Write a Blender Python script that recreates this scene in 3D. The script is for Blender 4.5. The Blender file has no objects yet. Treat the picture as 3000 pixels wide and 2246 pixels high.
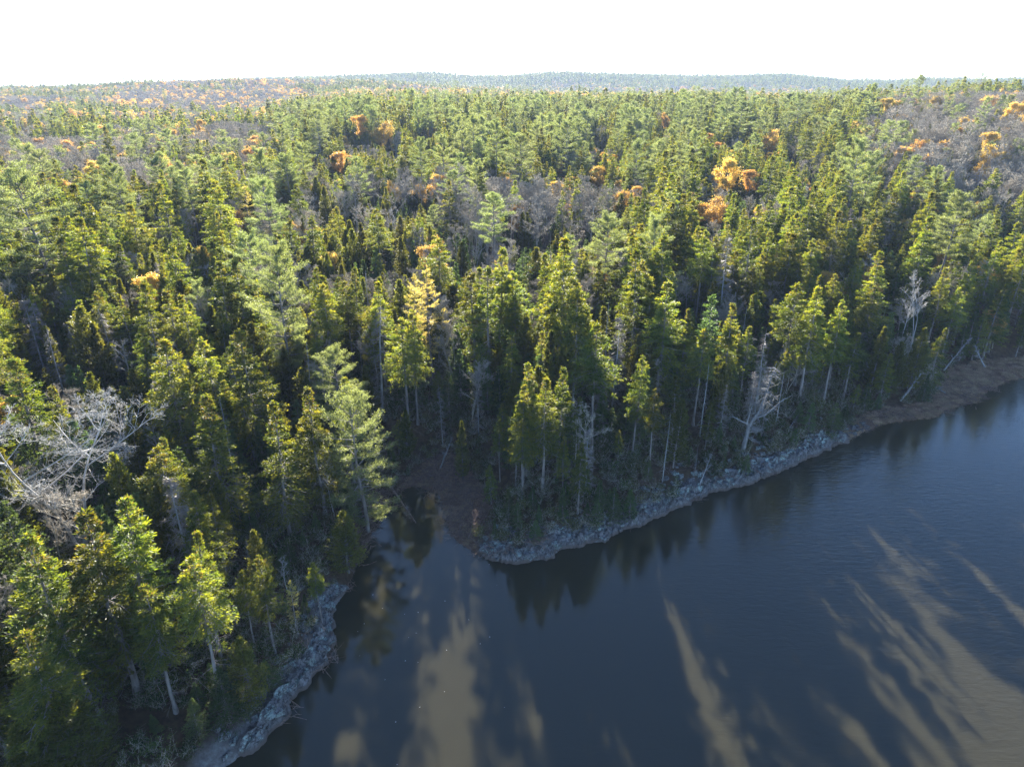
import bpy, math, random
import numpy as np
from mathutils import Vector

# ------------------------------------------------------------------ camera, sky, sun, exposure
SC = bpy.context.scene
COL = SC.collection
PITCH = math.radians(23.3)
CAMZ = 50.0
FPX = 2027.0
SUN_EL, SUN_AZ = 18.6, -4.5          # degrees above the horizon, degrees right of straight ahead
SKY_STRENGTH, SUN_STRENGTH, EXPOSURE = 0.070, 5.0, 2.68

cam_d = bpy.data.cameras.new("camera")
cam = bpy.data.objects.new("camera", cam_d)
COL.objects.link(cam)
cam.location = (0, 0, CAMZ)
cam.rotation_euler = (math.radians(90) - PITCH, 0, 0)
cam_d.sensor_width = 36
cam_d.lens = 36 * FPX / 3000
cam_d.clip_start = 0.5
cam_d.clip_end = 20000
SC.camera = cam

world = bpy.data.worlds.new("World")
SC.world = world
world.use_nodes = True
wn = world.node_tree
bg = wn.nodes["Background"]
sky = wn.nodes.new("ShaderNodeTexSky")
sky.sky_type = 'NISHITA'
sky.sun_disc = False
sky.sun_elevation = math.radians(SUN_EL)
sky.sun_rotation = math.radians(SUN_AZ)
sky.air_density = 0.75
sky.dust_density = 0.05
sky.ozone_density = 3.6
wn.links.new(sky.outputs[0], bg.inputs[0])
bg.inputs[1].default_value = SKY_STRENGTH

sun_d = bpy.data.lights.new("sun", 'SUN')
sun_d.energy = SUN_STRENGTH
sun_d.angle = math.radians(0.53)
sun_d.color = (1.0, 0.93, 0.80)
sun = bpy.data.objects.new("sun", sun_d)
COL.objects.link(sun)
_e, _a = math.radians(SUN_EL), math.radians(SUN_AZ)
sdir = Vector((math.sin(_a) * math.cos(_e), math.cos(_a) * math.cos(_e), math.sin(_e)))
sun.rotation_euler = sdir.to_track_quat('Z', 'Y').to_euler()
sun.location = (0, 0, 200)

SC.view_settings.view_transform = 'Standard'
SC.view_settings.look = 'None'
SC.view_settings.exposure = EXPOSURE
SC.view_settings.gamma = 1
cy = SC.cycles
cy.max_bounces = 5
cy.diffuse_bounces = 2
cy.glossy_bounces = 2
cy.transmission_bounces = 2
cy.transparent_max_bounces = 4
cy.volume_bounces = 0
cy.caustics_reflective = False
cy.caustics_refractive = False
cy.sample_clamp_indirect = 4.0
cy.use_denoising = True
cy.denoising_prefilter = 'NONE'

# ------------------------------------------------------------------ pixel <-> world helpers
cp, sp = math.cos(PITCH), math.sin(PITCH)


def ray(px, py):
    x = (px - 1500) / FPX
    y = (1123 - py) / FPX
    return np.array([x, cp + y * sp, -sp + y * cp])


def on_plane(px, py, z=0.0):
    d = ray(px, py)
    t = (z - CAMZ) / d[2]
    return d[0] * t, d[1] * t


def project(x, y, z):
    dz = z - CAMZ
    f = y * cp - dz * sp
    u = y * sp + dz * cp
    f = np.where(f < 0.1, 0.1, f)
    return 1500 + FPX * x / f, 1123 - FPX * u / f, f


# ------------------------------------------------------------------ noise
def _h(ix, iy, seed):
    n = (ix.astype(np.int64) * 374761393 + iy.astype(np.int64) * 668265263 + seed * 974711) & 0xFFFFFFFF
    n = ((n ^ (n >> 13)) * 1274126177) & 0xFFFFFFFF
    n = n ^ (n >> 16)
    return (n & 0xFFFF) / 65535.0


def vn(x, y, seed=0):
    x = np.asarray(x, float); y = np.asarray(y, float)
    ix = np.floor(x); iy = np.floor(y)
    fx = x - ix; fy = y - iy
    fx = fx * fx * (3 - 2 * fx); fy = fy * fy * (3 - 2 * fy)
    a = _h(ix, iy, seed); b = _h(ix + 1, iy, seed); c = _h(ix, iy + 1, seed); d = _h(ix + 1, iy + 1, seed)
    return (a * (1 - fx) + b * fx) * (1 - fy) + (c * (1 - fx) + d * fx) * fy


def fbm(x, y, seed=0, o=4):
    s = 0; a = 0.5
    for i in range(o):
        s = s + a * vn(x * 2 ** i, y * 2 ** i, seed + i * 17)
        a *= 0.5
    return s / (1 - 0.5 ** o)


def sstep(a, b, x):
    t = np.clip((x - a) / (b - a), 0, 1)
    return t * t * (3 - 2 * t)


# ------------------------------------------------------------------ shoreline (water level z = 0), from the photograph's pixels
SH_PX = [(640, 2262), (690, 2225), (725, 2197), (766, 2177), (817, 2115), (843, 2069), (894, 2003), (945, 1941), (976, 1890),
         (971, 1819), (980, 1778), (1017, 1727), (1047, 1655), (1075, 1600), (1100, 1540), (1130, 1480), (1165, 1440),
         (1215, 1425), (1250, 1436), (1285, 1450), (1300, 1500), (1317, 1560), (1345, 1592), (1388, 1617), (1439, 1642), (1480, 1645),
         (1557, 1643), (1613, 1632), (1654, 1601), (1715, 1591), (1782, 1584), (1797, 1558), (1869, 1540), (1945, 1504),
         (2012, 1476), (2064, 1446), (2178, 1421), (2254, 1390), (2368, 1339), (2450, 1306), (2508, 1280), (2542, 1259),
         (2606, 1242), (2684, 1231), (2738, 1228), (2779, 1202), (2809, 1191), (2860, 1181), (2894, 1151), (2945, 1120),
         (3000, 1110), (3150, 1080), (3350, 1040)]
SH = [on_plane(*p) for p in SH_PX]
LEFT_EXT = [(-600., -300.), (-120., -60.), (-45., 5.), (-28., 26.)]
RIGHT_EXT = [(120., 175.), (220., 220.), (400., 240.), (9000., 400.)]
SHORE = np.array(LEFT_EXT + SH + RIGHT_EXT)
LAND = np.array(list(map(tuple, SHORE)) + [(9000., 9000.), (-9000., 9000.), (-9000., -300.)])
I0 = len(LEFT_EXT)


def inside(px, py, poly):
    c = np.zeros(px.shape, bool)
    n = len(poly); j = n - 1
    for i in range(n):
        xi, yi = poly[i]; xj, yj = poly[j]
        if yi != yj:
            c ^= ((yi > py) != (yj > py)) & (px < (xj - xi) * (py - yi) / (yj - yi) + xi)
        j = i
    return c


def seg_dist(x, y, pts):
    best = np.full(x.shape, 1e9)
    arg = np.zeros(x.shape, int)
    for i in range(len(pts) - 1):
        ax, ay = pts[i]; bx, by = pts[i + 1]
        dx, dy = bx - ax, by - ay
        t = np.clip(((x - ax) * dx + (y - ay) * dy) / (dx * dx + dy * dy + 1e-9), 0, 1)
        d = np.hypot(x - ax - t * dx, y - ay - t * dy)
        m = d < best
        best = np.where(m, d, best); arg = np.where(m, i, arg)
    return best, arg


# where the bank is low: the marsh on the right and the mud at the head of the cove
MARSH = np.array([on_plane(*p, 0.3) for p in [(2430, 1330), (2470, 1262), (2540, 1206), (2640, 1188), (2722, 1176), (2745, 1130),
                                              (2785, 1075), (2880, 1056), (3000, 1045), (3200, 1010), (3500, 980), (3500, 1100), (3000, 1160), (2700, 1290)]])
COVE = np.array([on_plane(*p, 0.3) for p in [(1120, 1500), (1165, 1425), (1215, 1375), (1265, 1335), (1320, 1325), (1365, 1360),
                                             (1420, 1440), (1425, 1500), (1400, 1560), (1400, 1625), (1300, 1640), (1200, 1560)]])
_sw = np.zeros(len(SHORE))     # steepness of the rock bank per shoreline vertex
for _i in range(len(SHORE)):
    k = _i - I0
    if 0 <= k <= 11: _sw[_i] = 1.0
    elif 12 <= k <= 22: _sw[_i] = 0.2
    elif 23 <= k <= 39: _sw[_i] = 1.0
    else: _sw[_i] = 0.15


def far_rise(x, y):
    r = np.hypot(x, y)
    az = 1500 + 2000 * x / np.maximum(y, 1)      # roughly the picture column of that bearing
    az = np.where(y < 1, np.sign(x) * 4000, az)
    z = 3.5 * sstep(15, 150, r - 60)
    # central plateau of pines, right hand hill, low ground on the left
    z = z + 10 * sstep(180, 520, r) * sstep(700, 1200, az) * (1 - sstep(900, 1500, r))
    z = z + 12 * sstep(230, 520, r) * sstep(2200, 2800, az) * (1 - 0.6 * sstep(650, 1200, r))
    z = z + 3 * sstep(300, 900, r)
    # distant ridges
    A1 = np.interp(az, [-2500, -400, 0, 350, 600, 800, 1100, 1300, 1600, 1900], [6, 6, 12, 16, 28, 36, 34, 22, 6, 0])
    z = z + A1 * np.exp(-((r - 1900) / 480) ** 2)
    A2 = np.interp(az, [300, 900, 1150, 1250, 1300, 1390, 1500, 1570, 1650, 1720, 1900, 2050, 2200, 2300, 2400, 2520, 2600, 2720, 2900, 3100, 4500],
                   [20, 50, 64, 75, 72, 60, 60, 70, 74, 68, 62, 58, 66, 55, 42, 36, 44, 36, 38, 34, 25])
    z = z + A2 * np.exp(-((r - 3300) / 620) ** 2)
    z = z + 34 * sstep(3600, 5200, r) * sstep(2000, 2600, az)
    z = z + (fbm(x / 90, y / 90, 5, 3) - 0.5) * 9 * sstep(140, 420, r) + (fbm(x / 420, y / 420, 8, 2) - .5) * 14 * sstep(500, 1400, r)
    return z


def height(x, y):
    x = np.asarray(x, float); y = np.asarray(y, float)
    sh = x.shape
    x = x.ravel(); y = y.ravel()
    d, arg = seg_dist(x, y, SHORE)
    ins = inside(x, y, LAND)
    st = _sw[np.clip(arg, 0, len(_sw) - 1)]
    d1 = d + (fbm(x / 1.5, y / 1.5, 3, 2) - .5) * 0.5 * np.minimum(d, 1)
    low = np.maximum(inside(x, y, MARSH), inside(x, y, COVE)) * 1.0
    rock = 1.7 * (1 - np.exp(-d1 / 1.6)) + 0.14 * np.minimum(d1, 22) + .03 * np.minimum(d1, 60)
    flat = 0.10 * (1 - np.exp(-d1 / .6)) + 0.022 * d1
    mix = np.where(low > 0, 0.0, st)
    # away from the low banks the two profiles blend
    ld = np.minimum(seg_dist(x, y, np.vstack([MARSH, MARSH[:1]]))[0], seg_dist(x, y, np.vstack([COVE, COVE[:1]]))[0])
    ld = np.where(low > 0, 0, ld)
    mix = np.maximum(mix, sstep(0.5, 7, ld)) * sstep(0, 2.5, ld + 0.2)
    z = flat * (1 - mix) + rock * mix
    z = z + mix * (fbm(x / 6, y / 6, 11, 3) - .45) * 1.6 * sstep(1.5, 7, d)
    z = z + (1 - mix) * (fbm(x / 1.3, y / 1.3, 21, 3) - .5) * 0.22 * sstep(.1, 1.0, d)
    z = z + far_rise(x, y) * sstep(4, 60, d)
    zw = -0.12 - 0.35 * np.minimum(d, 8)
    out = np.where(ins, z, zw)
    return out.reshape(sh)


def h1(x, y):
    return float(height(np.array([x]), np.array([y]))[0])


# ------------------------------------------------------------------ mesh helpers
def mesh_from(name, verts, quads, mats, mat_idx=None, smooth=False, attrs=None):
    verts = np.asarray(verts, np.float32); quads = np.asarray(quads, np.int32)
    me = bpy.data.meshes.new(name)
    n = len(quads)
    me.vertices.add(len(verts)); me.vertices.foreach_set("co", verts.ravel())
    me.loops.add(n * 4); me.loops.foreach_set("vertex_index", quads.ravel())
    me.polygons.add(n)
    me.polygons.foreach_set("loop_start", np.arange(0, n * 4, 4, dtype=np.int32))
    me.polygons.foreach_set("loop_total", np.full(n, 4, np.int32))
    for m in mats: me.materials.append(m)
    if mat_idx is not None: me.polygons.foreach_set("material_index", np.asarray(mat_idx, np.int32))
    me.polygons.foreach_set("use_smooth", np.full(n, smooth, bool))
    for k, v in (attrs or {}).items():
        a = me.attributes.new(k, 'FLOAT', 'POINT'); a.data.foreach_set("value", np.asarray(v, np.float32))
    me.update(calc_edges=True)
    return me


def add_obj(name, me, parent=None, loc=None):
    o = bpy.data.objects.new(name, me); COL.objects.link(o)
    if parent is not None: o.parent = parent
    if loc is not None: o.location = loc
    return o


def tag(o, label=None, cat=None, group=None, kind=None):
    if label: o['label'] = label
    if cat: o['category'] = cat
    if group: o['group'] = group
    if kind: o['kind'] = kind
    return o


class Geo:
    def __init__(s): s.v = []; s.q = []; s.t = []; s.n = 0

    def add(s, v, q, t):
        s.v.append(v); s.q.append(q + s.n); s.t.append(np.broadcast_to(t, (len(v),)).astype(np.float32)); s.n += len(v)

    def out(s):
        return np.concatenate(s.v), np.concatenate(s.q), np.concatenate(s.t)


def norm(a):
    return a / np.maximum(np.linalg.norm(a, axis=-1, keepdims=True), 1e-9)


def tubes(g, P, R, sides=4, tint=0.5):
    """P (N,K,3) polylines, R (N,K) radii"""
    N, K, _ = P.shape
    T = np.empty_like(P); T[:, 1:-1] = P[:, 2:] - P[:, :-2]; T[:, 0] = P[:, 1] - P[:, 0]; T[:, -1] = P[:, -1] - P[:, -2]
    T = norm(T)
    ref = np.where(np.abs(T[:, :1, 2:3]) > .8, np.array([1., 0, 0]), np.array([0., 0, 1]))
    U = norm(np.cross(T, np.broadcast_to(ref, T.shape))); V = np.cross(T, U)
    ang = np.arange(sides) * 2 * np.pi / sides
    ring = U[:, :, None, :] * np.cos(ang)[None, None, :, None] + V[:, :, None, :] * np.sin(ang)[None, None, :, None]
    vv = P[:, :, None, :] + ring * R[:, :, None, None]
    idx = np.arange(N * K * sides).reshape(N, K, sides)
    a = idx[:, :-1]; b = np.roll(a, -1, axis=2); d = idx[:, 1:]; c = np.roll(d, -1, axis=2)
    q = np.stack([a, b, c, d], -1).reshape(-1, 4)
    t = np.broadcast_to(np.asarray(tint, float).reshape(-1, 1, 1) if np.ndim(tint) else tint, (N, K, sides)).ravel() if np.ndim(tint) else tint
    g.add(vv.reshape(-1, 3), q, t)


def kites(g, p, d, L, W, rng, tint, up=0.0):
    n = len(p)
    rv = rng.normal(size=(n, 3)); rv[:, 2] *= 1 - up
    u = norm(np.cross(d, rv))
    L = np.broadcast_to(L, (n,))[:, None]; W = np.broadcast_to(W, (n,))[:, None]
    m = p + d * L * .45
    v = np.stack([p, m + u * W * .5, p + d * L, m - u * W * .5], 1).reshape(-1, 3)
    q = np.arange(n * 4).reshape(n, 4)
    g.add(v, q, np.repeat(np.broadcast_to(tint, (n,)), 4))


# ------------------------------------------------------------------ materials
def new_mat(name):
    m = bpy.data.materials.new(name); m.use_nodes = True
    nt = m.node_tree; nt.nodes.clear()
    out = nt.nodes.new("ShaderNodeOutputMaterial")
    return m, nt, out


def ramp(nt, stops, fac=None):
    r = nt.nodes.new("ShaderNodeValToRGB")
    els = r.color_ramp.elements
    while len(els) > 1: els.remove(els[-1])
    els[0].position = stops[0][0]; els[0].color = (*stops[0][1], 1)
    for p, c in stops[1:]:
        e = els.new(p); e.color = (*c, 1)
    if fac is not None: nt.links.new(fac, r.inputs[0])
    return r


def foliage(name, stops, trans, tfac=0.42, hue=0.04, val=0.35, rough=0.55):
    """leaf material: colour along the 'tint' attribute, varied tree by tree, part of the light passes through"""
    m, nt, out = new_mat(name)
    N = nt.nodes; Lk = nt.links
    at = N.new("ShaderNodeAttribute"); at.attribute_name = "tint"
    oi = N.new("ShaderNodeObjectInfo")
    r = ramp(nt, stops, at.outputs["Fac"])
    hs = N.new("ShaderNodeHueSaturation")
    mh = N.new("ShaderNodeMapRange"); mh.inputs[3].default_value = .5 - hue; mh.inputs[4].default_value = .5 + hue
    Lk.new(oi.outputs["Random"], mh.inputs[0]); Lk.new(mh.outputs[0], hs.inputs["Hue"])
    mul = N.new("ShaderNodeMath"); mul.operation = 'MULTIPLY'; mul.inputs[1].default_value = 7.31
    fr = N.new("ShaderNodeMath"); fr.operation = 'FRACT'
    Lk.new(oi.outputs["Random"], mul.inputs[0]); Lk.new(mul.outputs[0], fr.inputs[0])
    mv = N.new("ShaderNodeMapRange"); mv.inputs[3].default_value = 1 - val; mv.inputs[4].default_value = 1 + val
    Lk.new(fr.outputs[0], mv.inputs[0]); Lk.new(mv.outputs[0], hs.inputs["Value"])
    Lk.new(r.outputs[0], hs.inputs["Color"])
    pr = N.new("ShaderNodeBsdfPrincipled"); pr.inputs["Roughness"].default_value = rough
    pr.inputs["Specular IOR Level"].default_value = 0.3
    Lk.new(hs.outputs[0], pr.inputs["Base Color"])
    tl = N.new("ShaderNodeBsdfTranslucent")
    mx = N.new("ShaderNodeMix"); mx.data_type = 'RGBA'; mx.blend_type = 'MULTIPLY'; mx.inputs[0].default_value = 1
    mx.inputs[7].default_value = (*trans, 1)
    Lk.new(hs.outputs[0], mx.inputs[6]); Lk.new(mx.outputs[2], tl.inputs[0])
    ms = N.new("ShaderNodeMixShader"); ms.inputs[0].default_value = tfac
    Lk.new(pr.outputs[0], ms.inputs[1]); Lk.new(tl.outputs[0], ms.inputs[2]); Lk.new(ms.outputs[0], out.inputs[0])
    return m


def bark(name, a, b, scale=3.0, rough=.85, hue=0.0):
    m, nt, out = new_mat(name)
    N = nt.nodes; Lk = nt.links
    tc = N.new("ShaderNodeTexCoord"); mp = N.new("ShaderNodeMapping"); mp.inputs["Scale"].default_value = (1, 1, .25)
    Lk.new(tc.outputs["Object"], mp.inputs[0])
    no = N.new("ShaderNodeTexNoise"); no.inputs["Scale"].default_value = scale; no.inputs["Detail"].default_value = 3
    Lk.new(mp.outputs[0], no.inputs["Vector"])
    r = ramp(nt, [(.32, a), (.68, b)], no.outputs["Fac"])
    oi = N.new("ShaderNodeObjectInfo"); hs = N.new("ShaderNodeHueSaturation")
    mv = N.new("ShaderNodeMapRange"); mv.inputs[3].default_value = .75; mv.inputs[4].default_value = 1.25
    Lk.new(oi.outputs["Random"], mv.inputs[0]); Lk.new(mv.outputs[0], hs.inputs["Value"]); Lk.new(r.outputs[0], hs.inputs["Color"])
    pr = N.new("ShaderNodeBsdfPrincipled"); pr.inputs["Roughness"].default_value = rough
    Lk.new(hs.outputs[0], pr.inputs["Base Color"]); Lk.new(pr.outputs[0], out.inputs[0])
    return m


M = {}
M['spruce'] = foliage("spruce_needles", [(0.0, (.055, .085, .032)), (.45, (.10, .135, .038)), (.85, (.190, .200, .036)), (.93, (.15, .115, .055)), (1.0, (.17, .13, .07))], (2.0, 1.75, .40), tfac=.52, hue=.020, val=.36)
M['fir'] = foliage("fir_needles", [(0.0, (.052, .082, .044)), (.5, (.085, .122, .055)), (1.0, (.12, .15, .058))], (1.7, 1.75, .7), tfac=.48, hue=.02)
M['cedar'] = foliage("cedar_sprays", [(0.0, (.055, .068, .020)), (.5, (.105, .120, .034)), (1.0, (.170, .170, .045))], (1.8, 1.6, .45), tfac=.48, hue=.015)
M['pine'] = foliage("pine_needles", [(0.0, (.090, .118, .060)), (.5, (.17, .205, .10)), (1.0, (.25, .285, .14))], (1.55, 1.5, .75), tfac=.5, hue=.015, val=.2)
M['gold'] = foliage("autumn_leaves", [(0.0, (.46, .27, .075)), (.5, (.60, .39, .11)), (1.0, (.72, .50, .15))], (1.25, 1.2, .8), hue=.02, val=.2)
M['larch'] = foliage("larch_needles", [(0.0, (.38, .29, .08)), (.5, (.56, .45, .13)), (1.0, (.68, .56, .18))], (1.25, 1.2, .8), hue=.015, val=.15)
M['lichen_twigs'] = foliage("dead_twigs", [(0.0, (.20, .175, .155)), (1.0, (.34, .30, .27))], (1, 1, 1), tfac=.2, hue=.01, val=.25)
M['bush'] = foliage("bush_leaves", [(0.0, (.03, .05, .015)), (.5, (.06, .085, .02)), (1.0, (.12, .13, .035))], (1.4, 1.3, .5), hue=.05)
M['grass'] = foliage("marsh_grass", [(0.0, (.24, .15, .10)), (.5, (.38, .26, .17)), (1.0, (.54, .40, .26))], (1, 1, .9), tfac=.25, hue=.02)
M['bark'] = bark("conifer_bark", (.13, .105, .09), (.30, .27, .25))
M['pinebark'] = bark("pine_bark", (.12, .10, .09), (.26, .23, .21))
M['twig'] = bark("bare_twigs", (.28, .245, .19), (.47, .42, .34))
M['pale'] = bark("pale_bark", (.25, .24, .22), (.46, .445, .42), 2.0)
M['deadwood'] = bark("weathered_wood", (.17, .16, .155), (.38, .37, .355), 4.0)


# ------------------------------------------------------------------ tree generators; each returns (wood, leaves) as Geo
def trunk_line(rng, h, K=12, bend=.012, lean=0.0):
    z = np.linspace(0, 1, K)
    ph = rng.uniform(0, 6.28, 4)
    x = bend * h * (np.sin(z * 3 + ph[0]) - math.sin(ph[0]) + .4 * np.sin(z * 9 + ph[1]) - .4 * math.sin(ph[1])) + lean * h * z ** 1.5
    y = bend * h * (np.sin(z * 3 + ph[2]) - math.sin(ph[2]) + .4 * np.sin(z * 9 + ph[3]) - .4 * math.sin(ph[3]))
    return np.stack([x, y, z * h], 1)


def at_h(line, z):
    return np.stack([np.interp(z, line[:, 2], line[:, 0]), np.interp(z, line[:, 2], line[:, 1]), z], -1)


def limb(rng, p0, azi, L, el, droop, uptip, K=6):
    """(N,K,3) curved limbs"""
    s = np.linspace(0, 1, K)[None, :]
    az = azi[:, None] + np.cumsum(rng.normal(0, .06, (len(azi), K)), 1)
    out = L[:, None] * s
    zz = L[:, None] * (np.tan(el)[:, None] * s - droop * s ** 2 + uptip * s ** 3)
    return np.stack([p0[:, 0:1] + out * np.cos(az), p0[:, 1:2] + out * np.sin(az), p0[:, 2:3] + zz], -1)


def along(P, s):
    """points on polylines P (N,K,3) at s (N,M) -> (N,M,3)"""
    N, K, _ = P.shape
    f = s * (K - 1); i = np.clip(f.astype(int), 0, K - 2); f = (f - i)[..., None]
    r = np.arange(N)[:, None]
    return P[r, i] * (1 - f) + P[r, i + 1] * f


def conifer(seed, h=16., R=2.4, cb=.32, nb=95, M_=13, K_=6, tl=.30, tw=.095, power=.8, el0=-8, el1=45, droop=.25, uptip=.25,
            irregular=.35, lower=.55, dead=26, cones=False, twl=.5, rtrunk=.0125, clump=.0, whorl=False, wide_top=0.0):
    rng = np.random.default_rng(seed)
    W, F = Geo(), Geo()
    line = trunk_line(rng, h, bend=.008)
    rr = (rtrunk * h) * (1 - np.linspace(0, 1, len(line)) * .93)
    rr[0] *= 1.35
    tubes(W, line[None], rr[None], 8, .5)
    t = np.sort(rng.uniform(0, 1, nb) ** .95)
    zb = (cb + (1 - cb) * t * .985) * h
    azi = np.arange(nb) * 2.39996 + rng.normal(0, .35, nb)
    lob = 1 + irregular * .8 * (np.sin(azi * 2 + rng.uniform(0, 6)) * .5 + np.sin(azi + t * 9 + rng.uniform(0, 6)) * .5)
    prof = np.minimum((1 - t) ** power * (1 - .5 * sstep(.70, 1, t)), 1) * (lower + (1 - lower) * sstep(0, .3, t))
    L = R * (prof + .05) * lob * rng.uniform(1 - irregular, 1 + irregular * .45, nb)
    nwh = max(6, int(h * (1 - cb) / .62)); tq = (np.floor(t * nwh) + .5) / nwh + rng.normal(0, .27, nb) / nwh
    if whorl: zb = (cb + (1 - cb) * np.clip(tq, 0, 1) * .985) * h
    keep = rng.uniform(size=nb) > clump
    t, zb, azi, L = t[keep], zb[keep], azi[keep], L[keep]
    el = np.radians(el0 + (el1 - el0) * t ** 1.6) + rng.normal(0, .10, len(t))
    p0 = at_h(line, zb)
    B = limb(rng, p0, azi, L, el, droop, uptip)
    s6 = np.linspace(0, 1, 6)
    tubes(W, B, (.012 + .012 * L[:, None]) * (1 - s6 * .85)[None], 3, .5)
    # side twigs
    N = len(L)
    s = np.clip(rng.uniform(.12, 1.0, (N, M_)), 0, 1)
    base = along(B, s)
    dirb = norm(B[:, -1] - B[:, 0])[:, None]
    side = np.where(rng.uniform(size=(N, M_)) < .5, -1., 1.)[..., None]
    perp = norm(np.cross(dirb, [0, 0, 1.])) * side
    td = norm(dirb * .75 + perp * rng.uniform(.3, 1.0, (N, M_, 1)) + rng.normal(0, .16, (N, M_, 3)))
    tlen = twl * np.minimum(L[:, None], 2.6) * (1.08 - s) ** .6 * rng.uniform(.5, 1.1, (N, M_)) + .12
    u = (np.arange(K_) + .5) / K_ + 0 * s[..., None]
    u = np.clip(u + rng.normal(0, .08, u.shape), 0, 1)
    pts = base[:, :, None] + td[:, :, None] * (u * tlen[..., None])[..., None]
    pts = pts + rng.normal(0, .05, pts.shape)
    pts[..., 2] -= .10 * (u * tlen[..., None])
    kd = norm(td[:, :, None] + rng.normal(0, .45, pts.shape) + np.array([0, 0, .12]))
    btint = rng.uniform(.15, .75, N)[:, None, None] + .25 * (u - .5) + rng.normal(0, .08, u.shape)
    if cones:
        topm = np.broadcast_to((t > .80)[:, None, None], u.shape) & (rng.uniform(size=u.shape) < .22)
        btint = np.where(topm, .97, np.clip(btint, 0, .86))
    n = pts.reshape(-1, 3)
    thin = (rng.uniform(size=u.shape) > .55 * sstep(.62, .9, t)[:, None, None]).ravel()
    kd = kd.reshape(-1, 3)[thin]; btint = np.clip(btint, 0, 1).ravel()[thin]; n = n[thin]
    kites(F, n, kd, tl * rng.uniform(.7, 1.3, len(n)), tw * rng.uniform(.7, 1.3, len(n)), rng, btint)
    # leader
    nl = 40
    zl = h * (1 - rng.uniform(0, .05, nl)); pl = at_h(line, zl)
    dl = norm(rng.normal(0, .7, (nl, 3)) + [0, 0, .8])
    kites(F, pl, dl, tl * .8, tw, rng, .7)
    # dead lower branches
    if dead:
        zd = rng.uniform(.08, cb + .12, dead) * h
        ad = rng.uniform(0, 6.28, dead); Ld = rng.uniform(.3, 1.0, dead) * R * .62
        D = limb(rng, at_h(line, zd), ad, Ld, np.radians(rng.uniform(-25, 12, dead)), .25, .1)
        tubes(W, D, (.022 * (1 - s6 * .75))[None].repeat(dead, 0), 3, .8)
        sd = rng.uniform(.3, 1, (dead, 5)); b2 = along(D, sd).reshape(-1, 3)
        d2 = norm(rng.normal(0, .6, b2.shape) + np.repeat(norm(D[:, -1] - D[:, 0]), 5, 0))
        l2 = rng.uniform(.2, .6, len(b2))[:, None]
        tubes(W, np.stack([b2, b2 + d2 * l2 * .5, b2 + d2 * l2 + [0, 0, -.04]], 1), np.full((len(b2), 3), .009), 3, .8)
    return W, F


def spruce(seed, **k):
    a = dict(h=16, R=2.5, cb=.30, nb=130, M_=16, K_=7, tl=.26, tw=.075, el0=-14, el1=32, uptip=.16, cones=True, clump=.06, whorl=True)
    a.update(k); return conifer(seed, **a)


def fir(seed, **k):
    a = dict(h=10, R=1.8, cb=.06, nb=110, M_=13, K_=5, tl=.24, tw=.09, power=1.0, whorl=True, el0=-5, el1=35, irregular=.18, lower=.9, dead=6, droop=.12, uptip=.15)
    a.update(k); return conifer(seed, **a)


def cedar(seed, **k):
    a = dict(h=12, R=1.9, cb=.10, nb=150, M_=13, K_=5, tl=.26, tw=.12, power=.85, el0=5, el1=62, irregular=.22, lower=.8, dead=8, droop=-.1, uptip=.35, twl=.42)
    a.update(k); return conifer(seed, **a)


def dead_conifer(seed, **k):
    """standing dead spruce still thick with lichen-covered twigs"""
    rng = np.random.default_rng(seed)
    h = k.get('h', 13); R = k.get('R', 1.9); nb = k.get('nb', 90); fine = k.get('fine', 16)
    W, F = Geo(), Geo()
    line = trunk_line(rng, h, bend=.006)
    rr = .0115 * h * (1 - np.linspace(0, 1, 12) * .92)
    tubes(W, line[None], rr[None], 8, .5)
    t = rng.uniform(0, 1, nb); zb = (k.get('cb', .12) + (1 - k.get('cb', .12)) * t * .98) * h
    L = R * ((1 - t) ** .8 + .08) * rng.uniform(.5, 1.2, nb)
    B = limb(rng, at_h(line, zb), rng.uniform(0, 6.28, nb), L, np.radians(rng.uniform(-22, 12, nb)), .3, .22)
    s6 = np.linspace(0, 1, 6)
    tubes(W, B, .024 * (1 - s6 * .8)[None] * np.ones((nb, 1)), 3, .8)
    if fine:
        s = rng.uniform(.2, 1, (nb, fine)); b = along(B, s).reshape(-1, 3)
        d = norm(np.repeat(norm(B[:, -1] - B[:, 0]), fine, 0) + rng.normal(0, .65, b.shape) + [0, 0, -.2])
        l = (rng.uniform(.2, .6, len(b)))[:, None]
        P = np.stack([b, b + d * l * .5, b + d * l], 1)
        tubes(F, P, np.array([[.012, .010, .005]]).repeat(len(b), 0), 3, rng.uniform(0, 1, len(b)))
        b2 = (b + d * l * rng.uniform(.3, 1, l.shape)); d2 = norm(d + rng.normal(0, .8, d.shape))
        kites(F, b2, d2, .22, .03, rng, rng.uniform(0, 1, len(b2)))
    return W, F


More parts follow.
